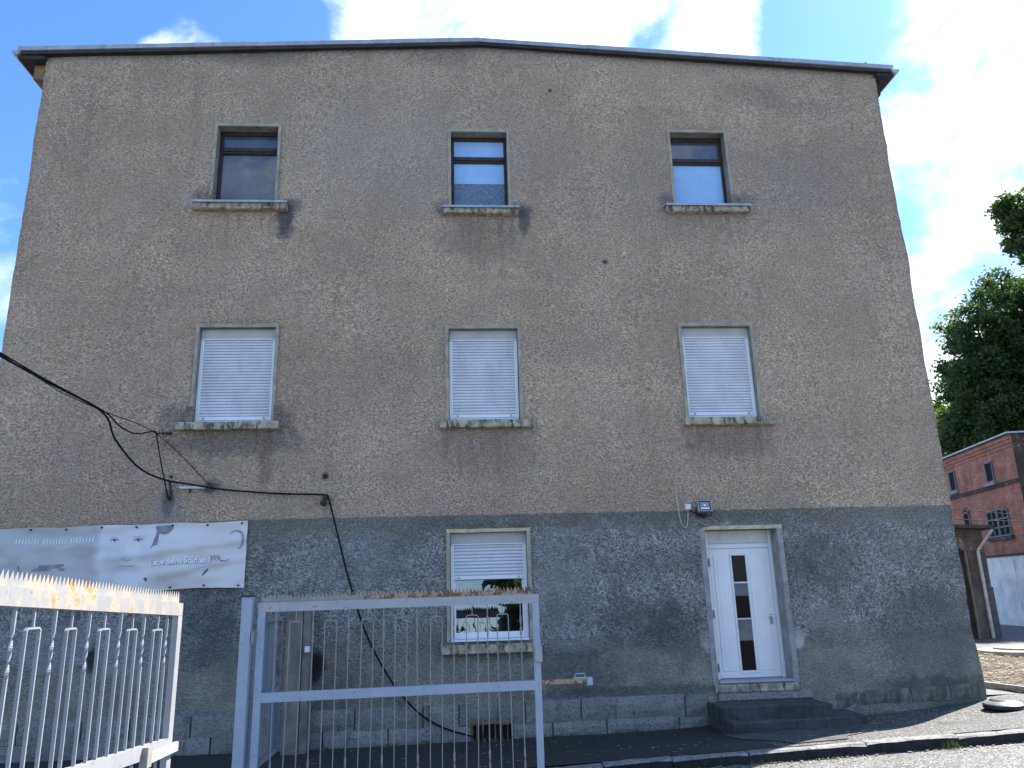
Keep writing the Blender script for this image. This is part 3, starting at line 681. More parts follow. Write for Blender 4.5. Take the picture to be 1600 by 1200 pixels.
def shutter_window(key, sl, sr, th, close_px=None, topmat=None, boxpx=16):
    x0, x1, z0, z1 = OPEN[key]; yw = .10
    b = MB(); fw = .075
    b.bbox(x0+.004, x0+fw, yw+.03, yw+.10, z0+.02, z1-.01); b.bbox(x1-fw, x1-.004, yw+.03, yw+.10, z0+.02, z1-.01); b.bbox(x0+fw, x1-fw, yw+.03, yw+.10, z0+.02, z0+.11); b.bbox(x0+fw, x1-fw, yw+.03, yw+.10, z1-.13, z1-.01)
    wn = b.build('window', M['pvc'], house)
    bh = .145
    q = MB(); q.bbox(x0+.003, x1-.003, yw-.012, yw+.03, z1-bh, z1-.003, .004); q.build('shutter_box', M['box'], wn)
    q = MB(); q.bbox(x0+.01, x1-.01, yw-.020, yw+.02, z1-bh-.02, z1-bh-.002, .003); q.build('box_edge', M['pvc'], wn)
    for xa, xb in ((x0+.004, x0+.05), (x1-.05, x1-.004)):
        q = MB(); q.bbox(xa, xb, yw-.015, yw+.028, z0+.02, z1-bh-.022, .004); q.build('guide_rail', M['pvc'], wn)
    zb = z0+.045 if close_px is None else P_fac(765, close_px, yw).z
    zt = z1-bh-.022; n = int((zt-zb-.05)/.043); hh = (zt-zb-.05)/n
    q = MB(); vs = []; fs = []
    for k in range(n):
        za = zt-k*hh
        prof = [(yw+.014, 0), (yw+.006, -.20*hh), (yw+.003, -.45*hh), (yw+.005, -.66*hh), (yw+.012, -.78*hh), (yw+.024, -.80*hh), (yw+.024, -hh)]
        o0 = len(vs)
        for (yy, dz) in prof:
            vs += [(x0+.048, yy, za+dz), (x1-.048, yy, za+dz)]
        for i in range(len(prof)-1): fs.append((o0+2*i+2, o0+2*i+3, o0+2*i+1, o0+2*i))
    q.add(vs, fs); sl_ = q.build('shutter_slats', M['slat'], wn); sl_['kind'] = 'stuff'
    q = MB(); q.bbox(x0+.05, x1-.05, yw-.004, yw+.02, zb, zb+.05, .005); q.build('end_bar', M['pvc'], wn)
    for xx in (x0+.12, x1-.12):
        q = MB(); q.tube([(xx, yw-.004, zb+.025), (xx, yw-.025, zb+.025)], .012, 8); q.build('stop_knob', M['alu'], wn)
    if close_px is not None:
        q = MB(); q.add([(x0+fw-.003, yw+.04, z0+.10), (x1-fw+.003, yw+.04, z0+.10), (x1-fw+.003, yw+.09, z1-.12), (x0+fw-.003, yw+.09, z1-.12)], [(0, 1, 2, 3)]); q.build('pane', M['pane_clear'], wn)
        q = MB(); q.bbox(x0+.01, x1-.01, -.05, .11, z0+.001, z0+.022, .004); q.build('sill_cover', M['pvc'], wn)
    else:
        q = MB(); q.bbox(x0+.02, x1-.02, yw-.03, .13, z0+.001, z0+.03, .004); q.build('sill_cover', M['pvc'], wn)
    surround(OPEN[key], wn, M['surround'], .05, .05 if topmat is None else .045, topmat=topmat)
    sill(wn, sl, sr, th, flash=False)
    return wn
shutter_window('m1', (278,661), (437,658), 13); shutter_window('m2', (687,657), (832,656), 13); shutter_window('m3', (1066,653), (1207,651), 13)
wg = shutter_window('g1', (689,1007), (845,1003), 13, 905, M['cream']); wg['label'] = 'ground floor window with half lowered roller shutter'

# front door
x0, x1, z0, z1 = OPEN['door']; yd = .22
px_x = lambda px, py: P_fac(px, py, yd).x
b = MB(); xl, xr = x0+.02, px_x(1204, 840)
xl = px_x(1107, 870)-.03
zd1 = P_fac(1150, 857, yd).z; zd0 = z0+.05
b.bbox(xl+.045, xr-.045, yd+.012, yd+.07, zd0, zd1, .006)
door = b.build('door', M['pvc'], house); door['label'] = 'white front door with a tall narrow glazed strip'
q = MB(); q.bbox(x0+.002, xl+.042, yd, yd+.08, z0+.03, z1-.004, .008); q.bbox(xr-.042, x1-.002, yd, yd+.08, z0+.03, z1-.004, .008); q.bbox(xl+.042, xr-.042, yd, yd+.08, zd1+.003, zd1+.07, .008); q.build('door_frame', M['pvc'], door)
q = MB(); q.bbox(xl+.042, xr-.042, yd+.004, yd+.08, zd1+.073, z1-.004, .005); q.build('transom_panel', M['header'], door)
gx0, gx1 = px_x(1142.5, 868), px_x(1163.5, 868); gz1 = P_fac(1150, 868, yd).z; gz0 = P_fac(1172, 1048, yd).z
cuts_px = [(868, 909, 'p'), (909, 911.5, 'w'), (911.5, 931, 'b'), (931, 966, 'p'), (966, 968, 'w'), (968, 1001, 'b'), (1001, 1048, 'p')]  # grey pieces are painted reflections in one dark glass strip
for a, c, t in cuts_px:
    za, zb = P_fac(1155, c, yd).z, P_fac(1155, a, yd).z
    q = MB(); q.bbox(gx0, gx1, yd+.002 if t == 'p' else yd-.001, yd+.014, za+.001, zb-.001, .002)
    q.build({'p': 'pane', 'w': 'glazing_bar', 'b': 'reflection_pane'}[t], {'p': M['pane_door'], 'w': M['pvc'], 'b': M['door_reflection']}[t], door)
q = MB()
for xa, xb in ((gx0-.03, gx0-.001), (gx1+.001, gx1+.03)): q.bbox(xa, xb, yd-.004, yd+.014, gz0-.03, gz1+.03, .006)
q.bbox(gx0-.001, gx1+.001, yd-.004, yd+.014, gz1+.001, gz1+.03, .005); q.bbox(gx0-.001, gx1+.001, yd-.004, yd+.014, gz0-.03, gz0-.001, .005)
q.build('glazing_frame', M['pvc'], door)
for pa, pb in ((1113.5, 1136), (1169, 1192)):
    xa, xb = px_x(pa, 868), px_x(pb, 868)
    q = MB(); q.bbox(xa, xb, yd+.004, yd+.014, gz0, gz1, .006); q.bbox(xa+.05, xb-.05, yd+.001, yd+.004, gz0+.05, gz1-.05, .002); q.build('door_panel', M['pvc'], door)
for py in (879, 960, 1044):
    zc = P_fac(1110, py, yd).z; q = MB(); q.tube([(xl+.03, yd-.012, zc-.055), (xl+.03, yd-.012, zc+.055)], .012, 8); q.build('hinge', M['alu'], door)
zc = P_fac(1208, 962, yd).z; xc = px_x(1209, 962)-.01
xc = xr-.12
q = MB(); q.bbox(xc-.018, xc+.018, yd-.004, yd+.013, zc-.11, zc+.02, .003); q.tube([(xc, yd-.004, zc-.06), (xc, yd-.02, zc-.06)], .011, 8); q.build('lock_plate', M['alu'], door)
q = MB(); q.tube([(xc, yd, zc), (xc, yd-.05, zc), (xc-.02, yd-.05, zc), (xc-.07, yd-.05, zc)], .009, 8); q.build('handle', M['pvc'], door)
q = MB(); q.bbox(x0+.004, x1-.004, -.045, yd+.06, z0+.004, z0+.045, .018); q.build('threshold', M['alu'], door)
surround(OPEN['door'], door, M['greyjamb'], .075, .05, topmat=M['cream'])
q = MB(); q.box(x1-.006, x1+.004, .003, yd, z0+.05, z1-.004); q.build('jamb_lining', M['greyjamb'], door)

# plinth stones, each its own
def stone_block(xa, xb, za, zb, proud=.035, name='plinth_stone', mat='stone'):
    q = MB(); nx_, nz_ = max(3, int((xb-xa)/.12)), 3; c = Vector(((xa+xb)/2, 0, (za+zb)/2)); vs = []
    sd = random.random()*50
    for j in range(nz_+1):
        for i in range(nx_+1):
            t, s = i/nx_, j/nz_; ed = min(t, 1-t, s, 1-s) < .001
            x = xa+(xb-xa)*t+.008*fbm((sd+i, j, 1), .7); z = za+(zb-za)*s+.008*fbm((sd+i, j, 9), .7)
            y = -proud+.012*fbm((sd+i*.8, j*.8, 4), .9)+(.014 if ed else 0)
            vs.append((x-c.x, y, z-c.z))
    n1_ = len(vs); fs = [(j*(nx_+1)+i, j*(nx_+1)+i+1, (j+1)*(nx_+1)+i+1, (j+1)*(nx_+1)+i) for j in range(nz_) for i in range(nx_)]
    ring = [i for i in range(nx_+1)]+[j*(nx_+1)+nx_ for j in range(1, nz_+1)]+[nz_*(nx_+1)+i for i in range(nx_-1, -1, -1)]+[j*(nx_+1) for j in range(nz_-1, 0, -1)]
    for k in ring: vs.append((vs[k][0], .03, vs[k][2]))
    L = len(ring)
    for k in range(L): fs.append((ring[k], n1_+k, n1_+(k+1) % L, ring[(k+1) % L]))
    q.add(vs, fs); o = q.build(name, M[mat], house); o.location = c; return o
def course(pxs, ytop, ybot, skip=(), proud=.045, mat='stone'):
    for a, c in zip(pxs[:-1], pxs[1:]):
        mid = (a+c)/2
        if any(s0 < mid < s1 for s0, s1 in skip): continue
        pa, pb = P_fac(a, ytop(mid)), P_fac(c, ytop(mid)); zb = P_fac(mid, ybot(mid)).z
        stone_block(pa.x+.010, pb.x-.010, zb+.010, pa.z-.003, proud, mat=mat)
lin = lambda x0_, y0_, x1_, y1_: (lambda x: y0_+(y1_-y0_)*(x-x0_)/(x1_-x0_))
top1, bot1 = lin(480, 1112, 1069, 1087), lin(480, 1146, 1069, 1120)
bot2 = lambda x: 1180+(x-300)*(1131-1180)/800.0+10
course([-160, -70, 30, 130, 205, 300, 392, 478, 555, 661, 717, 820, 907, 1069, 1104], top1, bot1)
course([-120, -20, 43, 120, 240, 330, 430, 505, 607, 690, 738], bot1, bot2)
course([800, 863, 947, 1060, 1104], bot1, bot2)
course([1303, 1340, 1421, 1483, 1530], lin(1303, 1083, 1530, 1068), lin(1303, 1108, 1530, 1090), proud=.022, mat='stone_dim')
# cellar grille under the window
ga, gb = P_fac(740, 1130), P_fac(798, 1153)
q = MB(); q.box(ga.x-.02, gb.x+.02, -.012, .02, gb.z-.03, ga.z+.01); gr = q.build('cellar_vent', M['void'], house)
q = MB(); q.box(ga.x-.03, gb.x+.03, -.045, -.02, ga.z-.012, ga.z+.012); q.box(ga.x-.03, ga.x-.008, -.045, -.02, gb.z-.02, ga.z-.012); q.box(gb.x+.008, gb.x+.03, -.045, -.02, gb.z-.02, ga.z-.012); q.build('vent_frame', M['rustbar'], gr)
for k in range(6):
    xx = ga.x+(gb.x-ga.x)*(k+.5)/6; q = MB(); q.tube([(xx, -.035, gb.z-.03), (xx, -.035, ga.z)], .009, 6); q.build('vent_bar', M['rustbar'], gr)
# bare bricks where plaster has broken away beside windows
def bare(px, py, w_, n, flip=1):
    c = P_fac(px, py)
    for k in range(n):
        ww = w_*(1-.22*k)*random.uniform(.85, 1.05); za = c.z+k*.078
        q = MB(); xa = c.x if flip > 0 else c.x-ww
        q.bbox(xa, xa+ww, -.016, .02, za, za+.066, .006); q.build('bare_brick', M['redbrick_bare'], house)
bare(1143, 323, .22, 3); bare(426, 657, .13, 3); bare(302, 659, .2, 3, -1); bare(334, 317, .08, 3, -1)

# doorsteps
st = thing('doorstep', 'two dark concrete steps below the white front door', 'steps', (4.1, -.4, 0))
def step_part(x0_, x1_, y0_, z0_, z1_, skew):
    q = MB(); n = 10; vs = []
    for i in range(n+1):
        x = x0_+(x1_-x0_)*i/n; j = lambda s: .011*fbm((x, s, z1_), 6)
        yf = y0_-skew*i/n; zb_ = pz(x, yf)-.06
        vs += [(x, -.002, z1_+j(1)), (x, yf+.014, z1_+j(2)), (x, yf+j(3), z1_-.014+j(4)), (x, yf-.004, zb_), (x, -.002, zb_)]
    fs = []
    for i in range(n):
        for k in range(4): fs.append((i*5+k, i*5+k+1, (i+1)*5+k+1, (i+1)*5+k))
    fs += [(4, 3, 2, 1, 0), tuple(n*5+k for k in range(5))]
    vs = [(v[0]-4.1, v[1]+.4, v[2]) for v in vs]
    q.add(vs, fs); q.build('step', M['conc'], st)
step_part(3.25, 4.66, -.50, .0, .365, .10)
step_part(3.30, 5.08, -.76, .0, .215, -.16)
# stone riser course under the threshold
q = MB(); zr = z0; q.bbox(x0-.06, x1+.05, -.05, .02, zr-.10, zr+.002, .012); q.build('door_riser', M['sill'], house)
q = MB(); q.bbox(x0-.02, x1+.22, -.045, .02, .368, zr-.104, .014); q.build('door_riser', M['stone'], house)

# ------------------------------------------------------------------ things fixed to the facade
# banner
BT = lambda px: 826-(826-814)*px/389.0
BTL, BTR = P_fac(-70, 829), P_fac(389, 814); BBR, BBL = P_fac(383, 917), P_fac(-70, 935)
def bfold(u, v):            # folds in the sheet, u along 0..1 and v up 0..1
    d = .010*math.sin(9*u+3*v)+.016*math.exp(-((v-.55-.5*(u-.62))**2)/.006)*(u > .45)*min(1, max(0, (u-.45)*5))
    d += .014*math.exp(-((v-.30-.75*(u-.80))**2)/.004)*max(0, min(1, (u-.66)*8))
    d += .02*math.exp(-((v-.75+.2*(u-.2))**2)/.01)*max(0, 1-abs(u-.2)*2.2)+.016*math.exp(-((u-.12-.25*(1-v))**2)/.004)
    d += .020*mnoise.noise(Vector((u*9, v*3, 1)))+.010*abs(math.sin(u*math.pi*8.3))*v*v+.006*mnoise.noise(Vector((u*22, v*9, 5)))
    return d*1.5
def bpt(u, v, off=0.0):
    top = BTL.lerp(BTR, u); bot = BBL.lerp(BBR, u); p = bot.lerp(top, v)
    sagv = .012*math.sin(u*math.pi*4)**2
    return Vector((p.x, -.055-bfold(u, v)-off, p.z-(sagv*v)+.010*math.sin(u*17)*(1-v)))
def b_uv(px, py):           # photo pixel -> place on the sheet
    p = P_fac(px, py, -.06); u = (p.x-BTL.x)/(BTR.x-BTL.x)
    top = BTL.lerp(BTR, u); bot = BBL.lerp(BBR, u)
    return u, (p.z-bot.z)/(top.z-bot.z)
ban = thing('banner', 'long pale advertising banner with a faded face nailed to the wall', 'banner', (0, 0, 0))
mt, nt, bb = new_mat('faded_banner_print'); p = nt.coord()
wobn = nt.math('MULTIPLY', nt.math('SUBTRACT', nt.noise(p, 6.0, 3.0, .6), .5), .35)
x, y, z = nt.sep(p)
c = nt.mix(nt.step(x, P_fac(60, 860).x, P_fac(320, 860).x), (.42, .435, .43), (.66, .64, .605))
def bl(px, py, rx, ry, soft=.5): q_ = P_fac(px, py, -.06); return nt.blob(p, (q_.x, 0, q_.z), (rx*.0096, 5, ry*.0096), wobn, soft)
c = nt.mix(nt.math('MULTIPLY', bl(150, 880, 26, 50, .8), .6), c, (.38, .36, .39))
c = nt.mix(bl(198, 862, 41, 66, .35), c, (.62, .63, .64))
c = nt.mix(nt.math('MULTIPLY', bl(176, 880, 12, 30, .9), .35), c, (.48, .50, .54)); c = nt.mix(nt.math('MULTIPLY', bl(198, 873, 9, 4, .9), .5), c, (.36, .38, .42))
c = nt.mix(nt.math('MULTIPLY', bl(208, 856, 9, 22, .9), .5), c, (.74, .74, .74)); c = nt.mix(nt.math('MULTIPLY', bl(198, 887, 22, 3, .8), .35), c, (.42, .42, .46))
c = nt.mix(nt.math('MULTIPLY', bl(285, 910, 34, 11, .9), .5), c, (.46, .34, .33)); c = nt.mix(nt.math('MULTIPLY', bl(322, 878, 22, 12, 1.0), .35), c, (.50, .40, .40))
c = nt.mix(nt.math('MULTIPLY', bl(345, 855, 30, 22, 1.2), .30), c, (.60, .52, .52)); c = nt.mix(nt.math('MULTIPLY', bl(240, 835, 60, 8, 1.2), .3), c, (.75, .76, .78))
nt.put(bb.inputs['Base Color'], c); bb.inputs['Roughness'].default_value = .32; bb.inputs['Specular IOR Level'].default_value = .6
M['banner'] = mt
M['print_dark'] = plain('faded_dark_print', (.075, .078, .09), .4, .2, 20)
M['print_mid'] = plain('faded_grey_print', (.23, .23, .25), .4, .2, 12)
M['print_soft'] = plain('soft_grey_print', (.33, .34, .37), .4, .15, 12)
M['print_rose'] = plain('faded_rose_print', (.36, .31, .32), .4, .15, 12)
M['print_white'] = plain('white_print', (.80, .81, .82), .4, .05, 12)
q = MB(); nu, nv = 150, 30; vs = [bpt(i/nu, j/nv) for j in range(nv+1) for i in range(nu+1)]
q.add(vs, [(j*(nu+1)+i, j*(nu+1)+i+1, (j+1)*(nu+1)+i+1, (j+1)*(nu+1)+i) for j in range(nv) for i in range(nu)])
q.build('sheet', M['banner'], ban, True)
for i in range(9):         # nails with washers along the edges
    for v in (.965, .035):
        u = .02+i*.12; c_ = bpt(u, v); q = MB(); q.tube([(c_.x, c_.y+.001, c_.z), (c_.x, c_.y-.012, c_.z)], .014, 8); q.build('nail', M['iron'], ban)
def bprint(name, pts, mat, off=.0025):
    q = MB(); P = [bpt(*b_uv(*a), off) for a in pts]; q.poly(P); return q.build(name, mat, ban)
def bstroke(name, pts, wpx, mat, off=.0035):
    pts = spline([Vector((a[0], a[1], 0)) for a in pts], 5); q = MB(); vs = []
    for i, a in enumerate(pts):
        t = (pts[min(i+1, len(pts)-1)]-pts[max(0, i-1)]).normalized(); n_ = Vector((-t.y, t.x, 0)); s = i/(len(pts)-1)
        ww = wpx*(.35+.65*math.sin(math.pi*min(.98, max(.02, s))))
        for sg in (-.5, .5): vs.append(bpt(*b_uv(a.x+n_.x*ww*sg, a.y+n_.y*ww*sg), off))
    q.add(vs, [(2*i, 2*i+1, 2*i+3, 2*i+2) for i in range(len(pts)-1)]); return q.build(name, mat, ban)
for ex, ey in ((178, 844.5), (215, 843)):
    bstroke('printed_eye', [(ex-7.5, ey+.6), (ex-3, ey-1.8), (ex+2, ey-2), (ex+7.5, ey-.4)], 1.5, M['print_dark'])
    bprint('printed_iris', [(ex+2.2*math.cos(t), ey+.1+1.6*math.sin(t)) for t in [k*math.pi/5 for k in range(10)]], M['print_dark'], .0045)
    bstroke('printed_brow', [(ex-8, ey-4.0), (ex, ey-5.5), (ex+8, ey-3.5)], .9, M['print_soft'])
bstroke('printed_nose', [(187, 873), (193, 876), (199, 874), (203, 873)], 1.1, M['print_soft'])
bstroke('printed_mouth', [(181, 883.5), (190, 884.5), (199, 884), (208, 881)], 1.2, M['print_soft'])
bprint('printed_hair', [(243, 822), (247, 821), (272, 820.5), (270, 826), (263, 833), (257, 835), (249, 833), (247, 841), (245, 851), (239, 852), (234, 858), (238, 848), (243, 836), (245, 829)], M['print_mid'])
bstroke('printed_mark', [(314, 900), (319, 894), (324, 889)], 3.0, M['print_dark']); bprint('printed_mark', [(219, 902), (225, 901.5), (225, 905), (223.5, 908.5), (221, 906)], M['print_dark'])
bstroke('printed_curl', [(358, 834), (366, 829), (376, 831), (380, 841), (376, 853), (371, 857)], 4, M['print_rose']); bstroke('printed_curl', [(340, 868), (344, 875), (352, 876), (359, 872)], 2, M['print_mid'])
for k in range(5): bstroke('printed_curl', [(326+k*3.4, 866+(k % 2)), (329+k*3.2, 871), (331+k*3.4, 877-(k % 2)*2)], 1.3, M['print_mid'])
bprint('printed_box', [(20, 884.5), (60, 882.5), (94, 881), (94, 891.5), (60, 892), (20, 894)], M['print_mid'], .003)
for k in range(26):        # a faded, unreadable line of white lettering
    a = 22+k*4.8
    if k in (8, 17): continue
    bstroke('faded_letter', [(a, 852-k*.16), (a+1.2, 848-k*.16), (a+2.2, 843-k*.18)], 1.5, M['print_white'], .004)
def btext(txt, px0, py0, px1, py1, hpx, mat, off, name, dx=0, dy=0):
    cu = bpy.data.curves.new(name, 'FONT'); cu.body = txt; cu.size = 1.0; cu.resolution_u = 3; cu.offset = .028
    to = bpy.data.objects.new('tmp_text', cu); COL.objects.link(to)
    dg = bpy.context.evaluated_depsgraph_get(); me = bpy.data.meshes.new_from_object(to.evaluated_get(dg))
    bpy.data.objects.remove(to); bpy.data.curves.remove(cu)
    X = [v.co.x for v in me.vertices]; wx = max(X)-min(X); x0_ = min(X)
    for v in me.vertices:
        t = (v.co.x-x0_)/wx
        v.co = bpt(*b_uv(px0+(px1-px0)*t+dx, py0+(py1-py0)*t-v.co.y*hpx+dy), off)
    me.materials.clear(); me.materials.append(mat); me.name = name
    return link(name, me, ban)
btext('Lebe deine St\u00e4rken !', 232.5, 882.5, 328, 879, 13.5, M['print_mid'], .004, 'lettering_shadow', .9, .9)
btext('Lebe deine St\u00e4rken !', 232.5, 882.5, 328, 879, 13.5, M['print_white'], .0055, 'lettering')

# cables coming in from the left
def cable(name, label, pts, r, mat=None, group=None, n=8):
    P = [P_fac(a, c_, y_) for a, c_, y_ in pts]
    q = MB(); o = q.tube(spline(P, n), r, 6).build(name, mat or M['cable'], None, True); tag(o, label, 'cable', group); return o
cable('overhead_cable', 'thick black cable from the left sagging to the hook then down to the cellar', [(-60, 522, -2.3), (0, 556, -1.9), (80, 600, -1.3), (160, 644, -.8), (180, 686, -.62), (215, 729, -.36), (255, 749, -.16), (300, 757, -.09), (350, 765, -.06), (430, 771, -.05), (503, 773, -.06), (513, 778, -.07), (519, 800, -.06), (545, 905, -.06), (572, 990, -.07), (610, 1062, -.08), (650, 1110, -.09), (690, 1136, -.10), (742, 1152, -.10)], .013)
cable('overhead_cable', 'black cable sagging below the wire up to the bracket left of the sill', [(-60, 518, -2.3), (0, 551, -1.9), (70, 592, -1.35), (160, 641, -.8), (185, 664, -.6), (203, 675, -.42), (217, 677.5, -.3), (232, 675, -.2), (243, 674.5, -.14), (246, 690, -.12), (252, 725, -.10), (262, 776, -.09)], .0095)
cable('overhead_wire', 'thin straight black wire running above the two sagging cables', [(-60, 514, -2.3), (0, 553, -1.9), (75, 600, -1.33), (98, 614, -1.2), (160, 642, -.8), (245, 678, -.13), (330, 760, -.05)], .006, n=5)
cable('floodlight_cable', 'off white cable hanging in a loop left of the floodlight', [(1055, 758, -.02), (1058, 785, -.03), (1062, 808, -.035), (1066, 820, -.035), (1071, 824, -.035), (1074.5, 817, -.03), (1075, 797, -.03)], .006, M['cable_white'])
def hook(name, label, parts_fn):
    t = thing(name, label, 'bracket'); parts_fn(t); return t
def pf(t):
    a, c_ = P_fac(246, 677, -.13), P_fac(271, 677, 0.0)
    MB().tube([a, (c_.x, 0.02, c_.z)], .012, 6).build('arm', M['iron'], t)
    for s in (.35, .6, .8):
        q_ = a.lerp(c_, s); MB().tube([q_+Vector((0, 0, -.02)), q_+Vector((0, 0, .02))], .016, 8).build('insulator_ring', M['iron'], t)
hook('cable_bracket', 'dark iron pin bracket carrying cables left of the middle left sill', pf)
def pf(t):
    a, c_ = P_fac(262, 776, -.09), P_fac(267, 752, -.02)
    MB().tube([a, (a.x+.05, -.09, a.z), (c_.x, -.07, c_.z)], .018, 6).build('fork', M['iron'], t)
    MB().tube([a, (a.x, .02, a.z-.03)], .02, 6).build('stub', M['iron'], t)
    q_ = P_fac(268, 745, 0); MB().tube([(q_.x, .01, q_.z), (q_.x, -.03, q_.z)], .02, 8).build('bolt', M['iron'], t)
hook('cable_bracket', 'rusty forked wall bracket with dark stain above the banner', pf)
def pf(t):
    a, c_ = P_fac(281, 762, -.05), P_fac(320, 761.5, -.05)
    MB().tube([a, c_], .017, 8).build('tube', M['plastic'], t)
    q_ = P_fac(297, 764, -.02); MB().box(q_.x-.008, q_.x+.008, -.04, .01, q_.z-.05, q_.z).build('clip', M['iron'], t)
    q_ = P_fac(275, 765, -.02); MB().tube([P_fac(274.5, 750, -.02), P_fac(274.5, 778, -.02)], .005, 6).build('rod', M['alu'], t)
hook('cable_tube', 'short white tube fixed to the wall under the black cable', pf)
def pf(t):
    c_ = P_fac(505.5, 786, -.06); q = MB(); q.lathe((c_.x, -.06, c_.z-.045), [(.004, 0), (.036, .015), (.045, .045), (.036, .075), (.012, .09)], 14); q.build('insulator', M['black'], t)
    a = P_fac(508, 777, -.05); MB().box(a.x-.03, a.x+.045, -.075, .01, a.z-.025, a.z+.025).build('clamp', M['iron'], t)
hook('cable_insulator', 'round black insulator where the black cable turns down the wall', pf)

# floodlight and junction box
c_ = P_fac(1101, 791.5, -.10)
fl = thing('floodlight', 'small square grey floodlight above the front door', 'floodlight', (c_.x, -.06, c_.z))
fl.rotation_euler = (R(-14), 0, 0)
q = MB(); w_, h_ = .098, .082
for a in ((-w_, -w_+.016, -h_, h_), (w_-.016, w_, -h_, h_), (-w_+.016, w_-.016, -h_, -h_+.014), (-w_+.016, w_-.016, h_-.014, h_)): q.bbox(a[0], a[1], -.06, -.02, a[2], a[3], .004)
q.bbox(-w_+.004, w_-.004, -.02, .03, -h_+.004, h_-.004, .004); q.build('housing', M['alu'], fl)
q = MB(); q.bbox(-w_+.016, w_-.016, -.045, -.0205, -h_+.014, h_-.014, .002); q.build('gasket', M['black'], fl)
q = MB(); q.bbox(-w_+.030, w_-.030, -.050, -.046, -h_+.028, h_-.028, .002); q.build('glass', M['lampglass'], fl)
q = MB(); q.bbox(-w_+.036, w_-.036, -.0525, -.0505, -h_+.030, -h_+.052, .001); q.bbox(-.014, .014, -.0525, -.0505, -.004, .022, .001); q.build('reflector', M['reflector'], fl)
q = MB(); q.tube([(-w_-.012, .0, 0), (-w_-.012, .05, -.11), (0, .06, -.12), (w_+.012, .05, -.11), (w_+.012, 0, 0)], .008, 6); q.build('mounting_bracket', M['black'], fl)
q = MB(); q.tube([(0, .01, -h_-.03), (0, .07, -h_-.03)], .028, 10); q.build('cable_gland', M['black'], fl)
j_ = P_fac(1075, 792, -.03)
jb = thing('junction_box', 'small white junction box left of the floodlight', 'box', (j_.x, 0, j_.z))
MB().bbox(-.038, .038, -.05, .01, -.042, .038, .008).build('box', M['plastic'], jb); MB().bbox(-.030, .030, -.056, -.051, -.034, .030, .004).build('lid', M['plastic'], jb)
cable('floodlight_lead', 'short black lead between junction box and floodlight', [(1077, 796, -.03), (1083, 800, -.05), (1091, 804, -.06), (1099, 805, -.04)], .009)

# ------------------------------------------------------------------ gates
def bar_mesh(z0_, z1_, ztw, wide=.017, thin=.008, flip=1):
    q = MB(); zs = [z0_, z1_]
    if ztw: zs = [z0_, ztw-.10] + [ztw-.10+.20*k/18 for k in range(1, 19)] + [z1_]
    vs = []
    for z in zs:
        a = 0.0
        if ztw: a = 2*math.pi*max(0, min(1, (z-(ztw-.10))/.20))*flip
        for (u, v) in ((-thin/2, -wide/2), (thin/2, -wide/2), (thin/2, wide/2), (-thin/2, wide/2)):
            vs.append((u*math.cos(a)-v*math.sin(a), u*math.sin(a)+v*math.cos(a), z))
    n = len(zs); fs = [(i*4+k, i*4+(k+1) % 4, (i+1)*4+(k+1) % 4, (i+1)*4+k) for i in range(n-1) for k in range(4)]+[(3, 2, 1, 0), tuple((n-1)*4+k for k in range(4))]
    q.add(vs, fs); return q
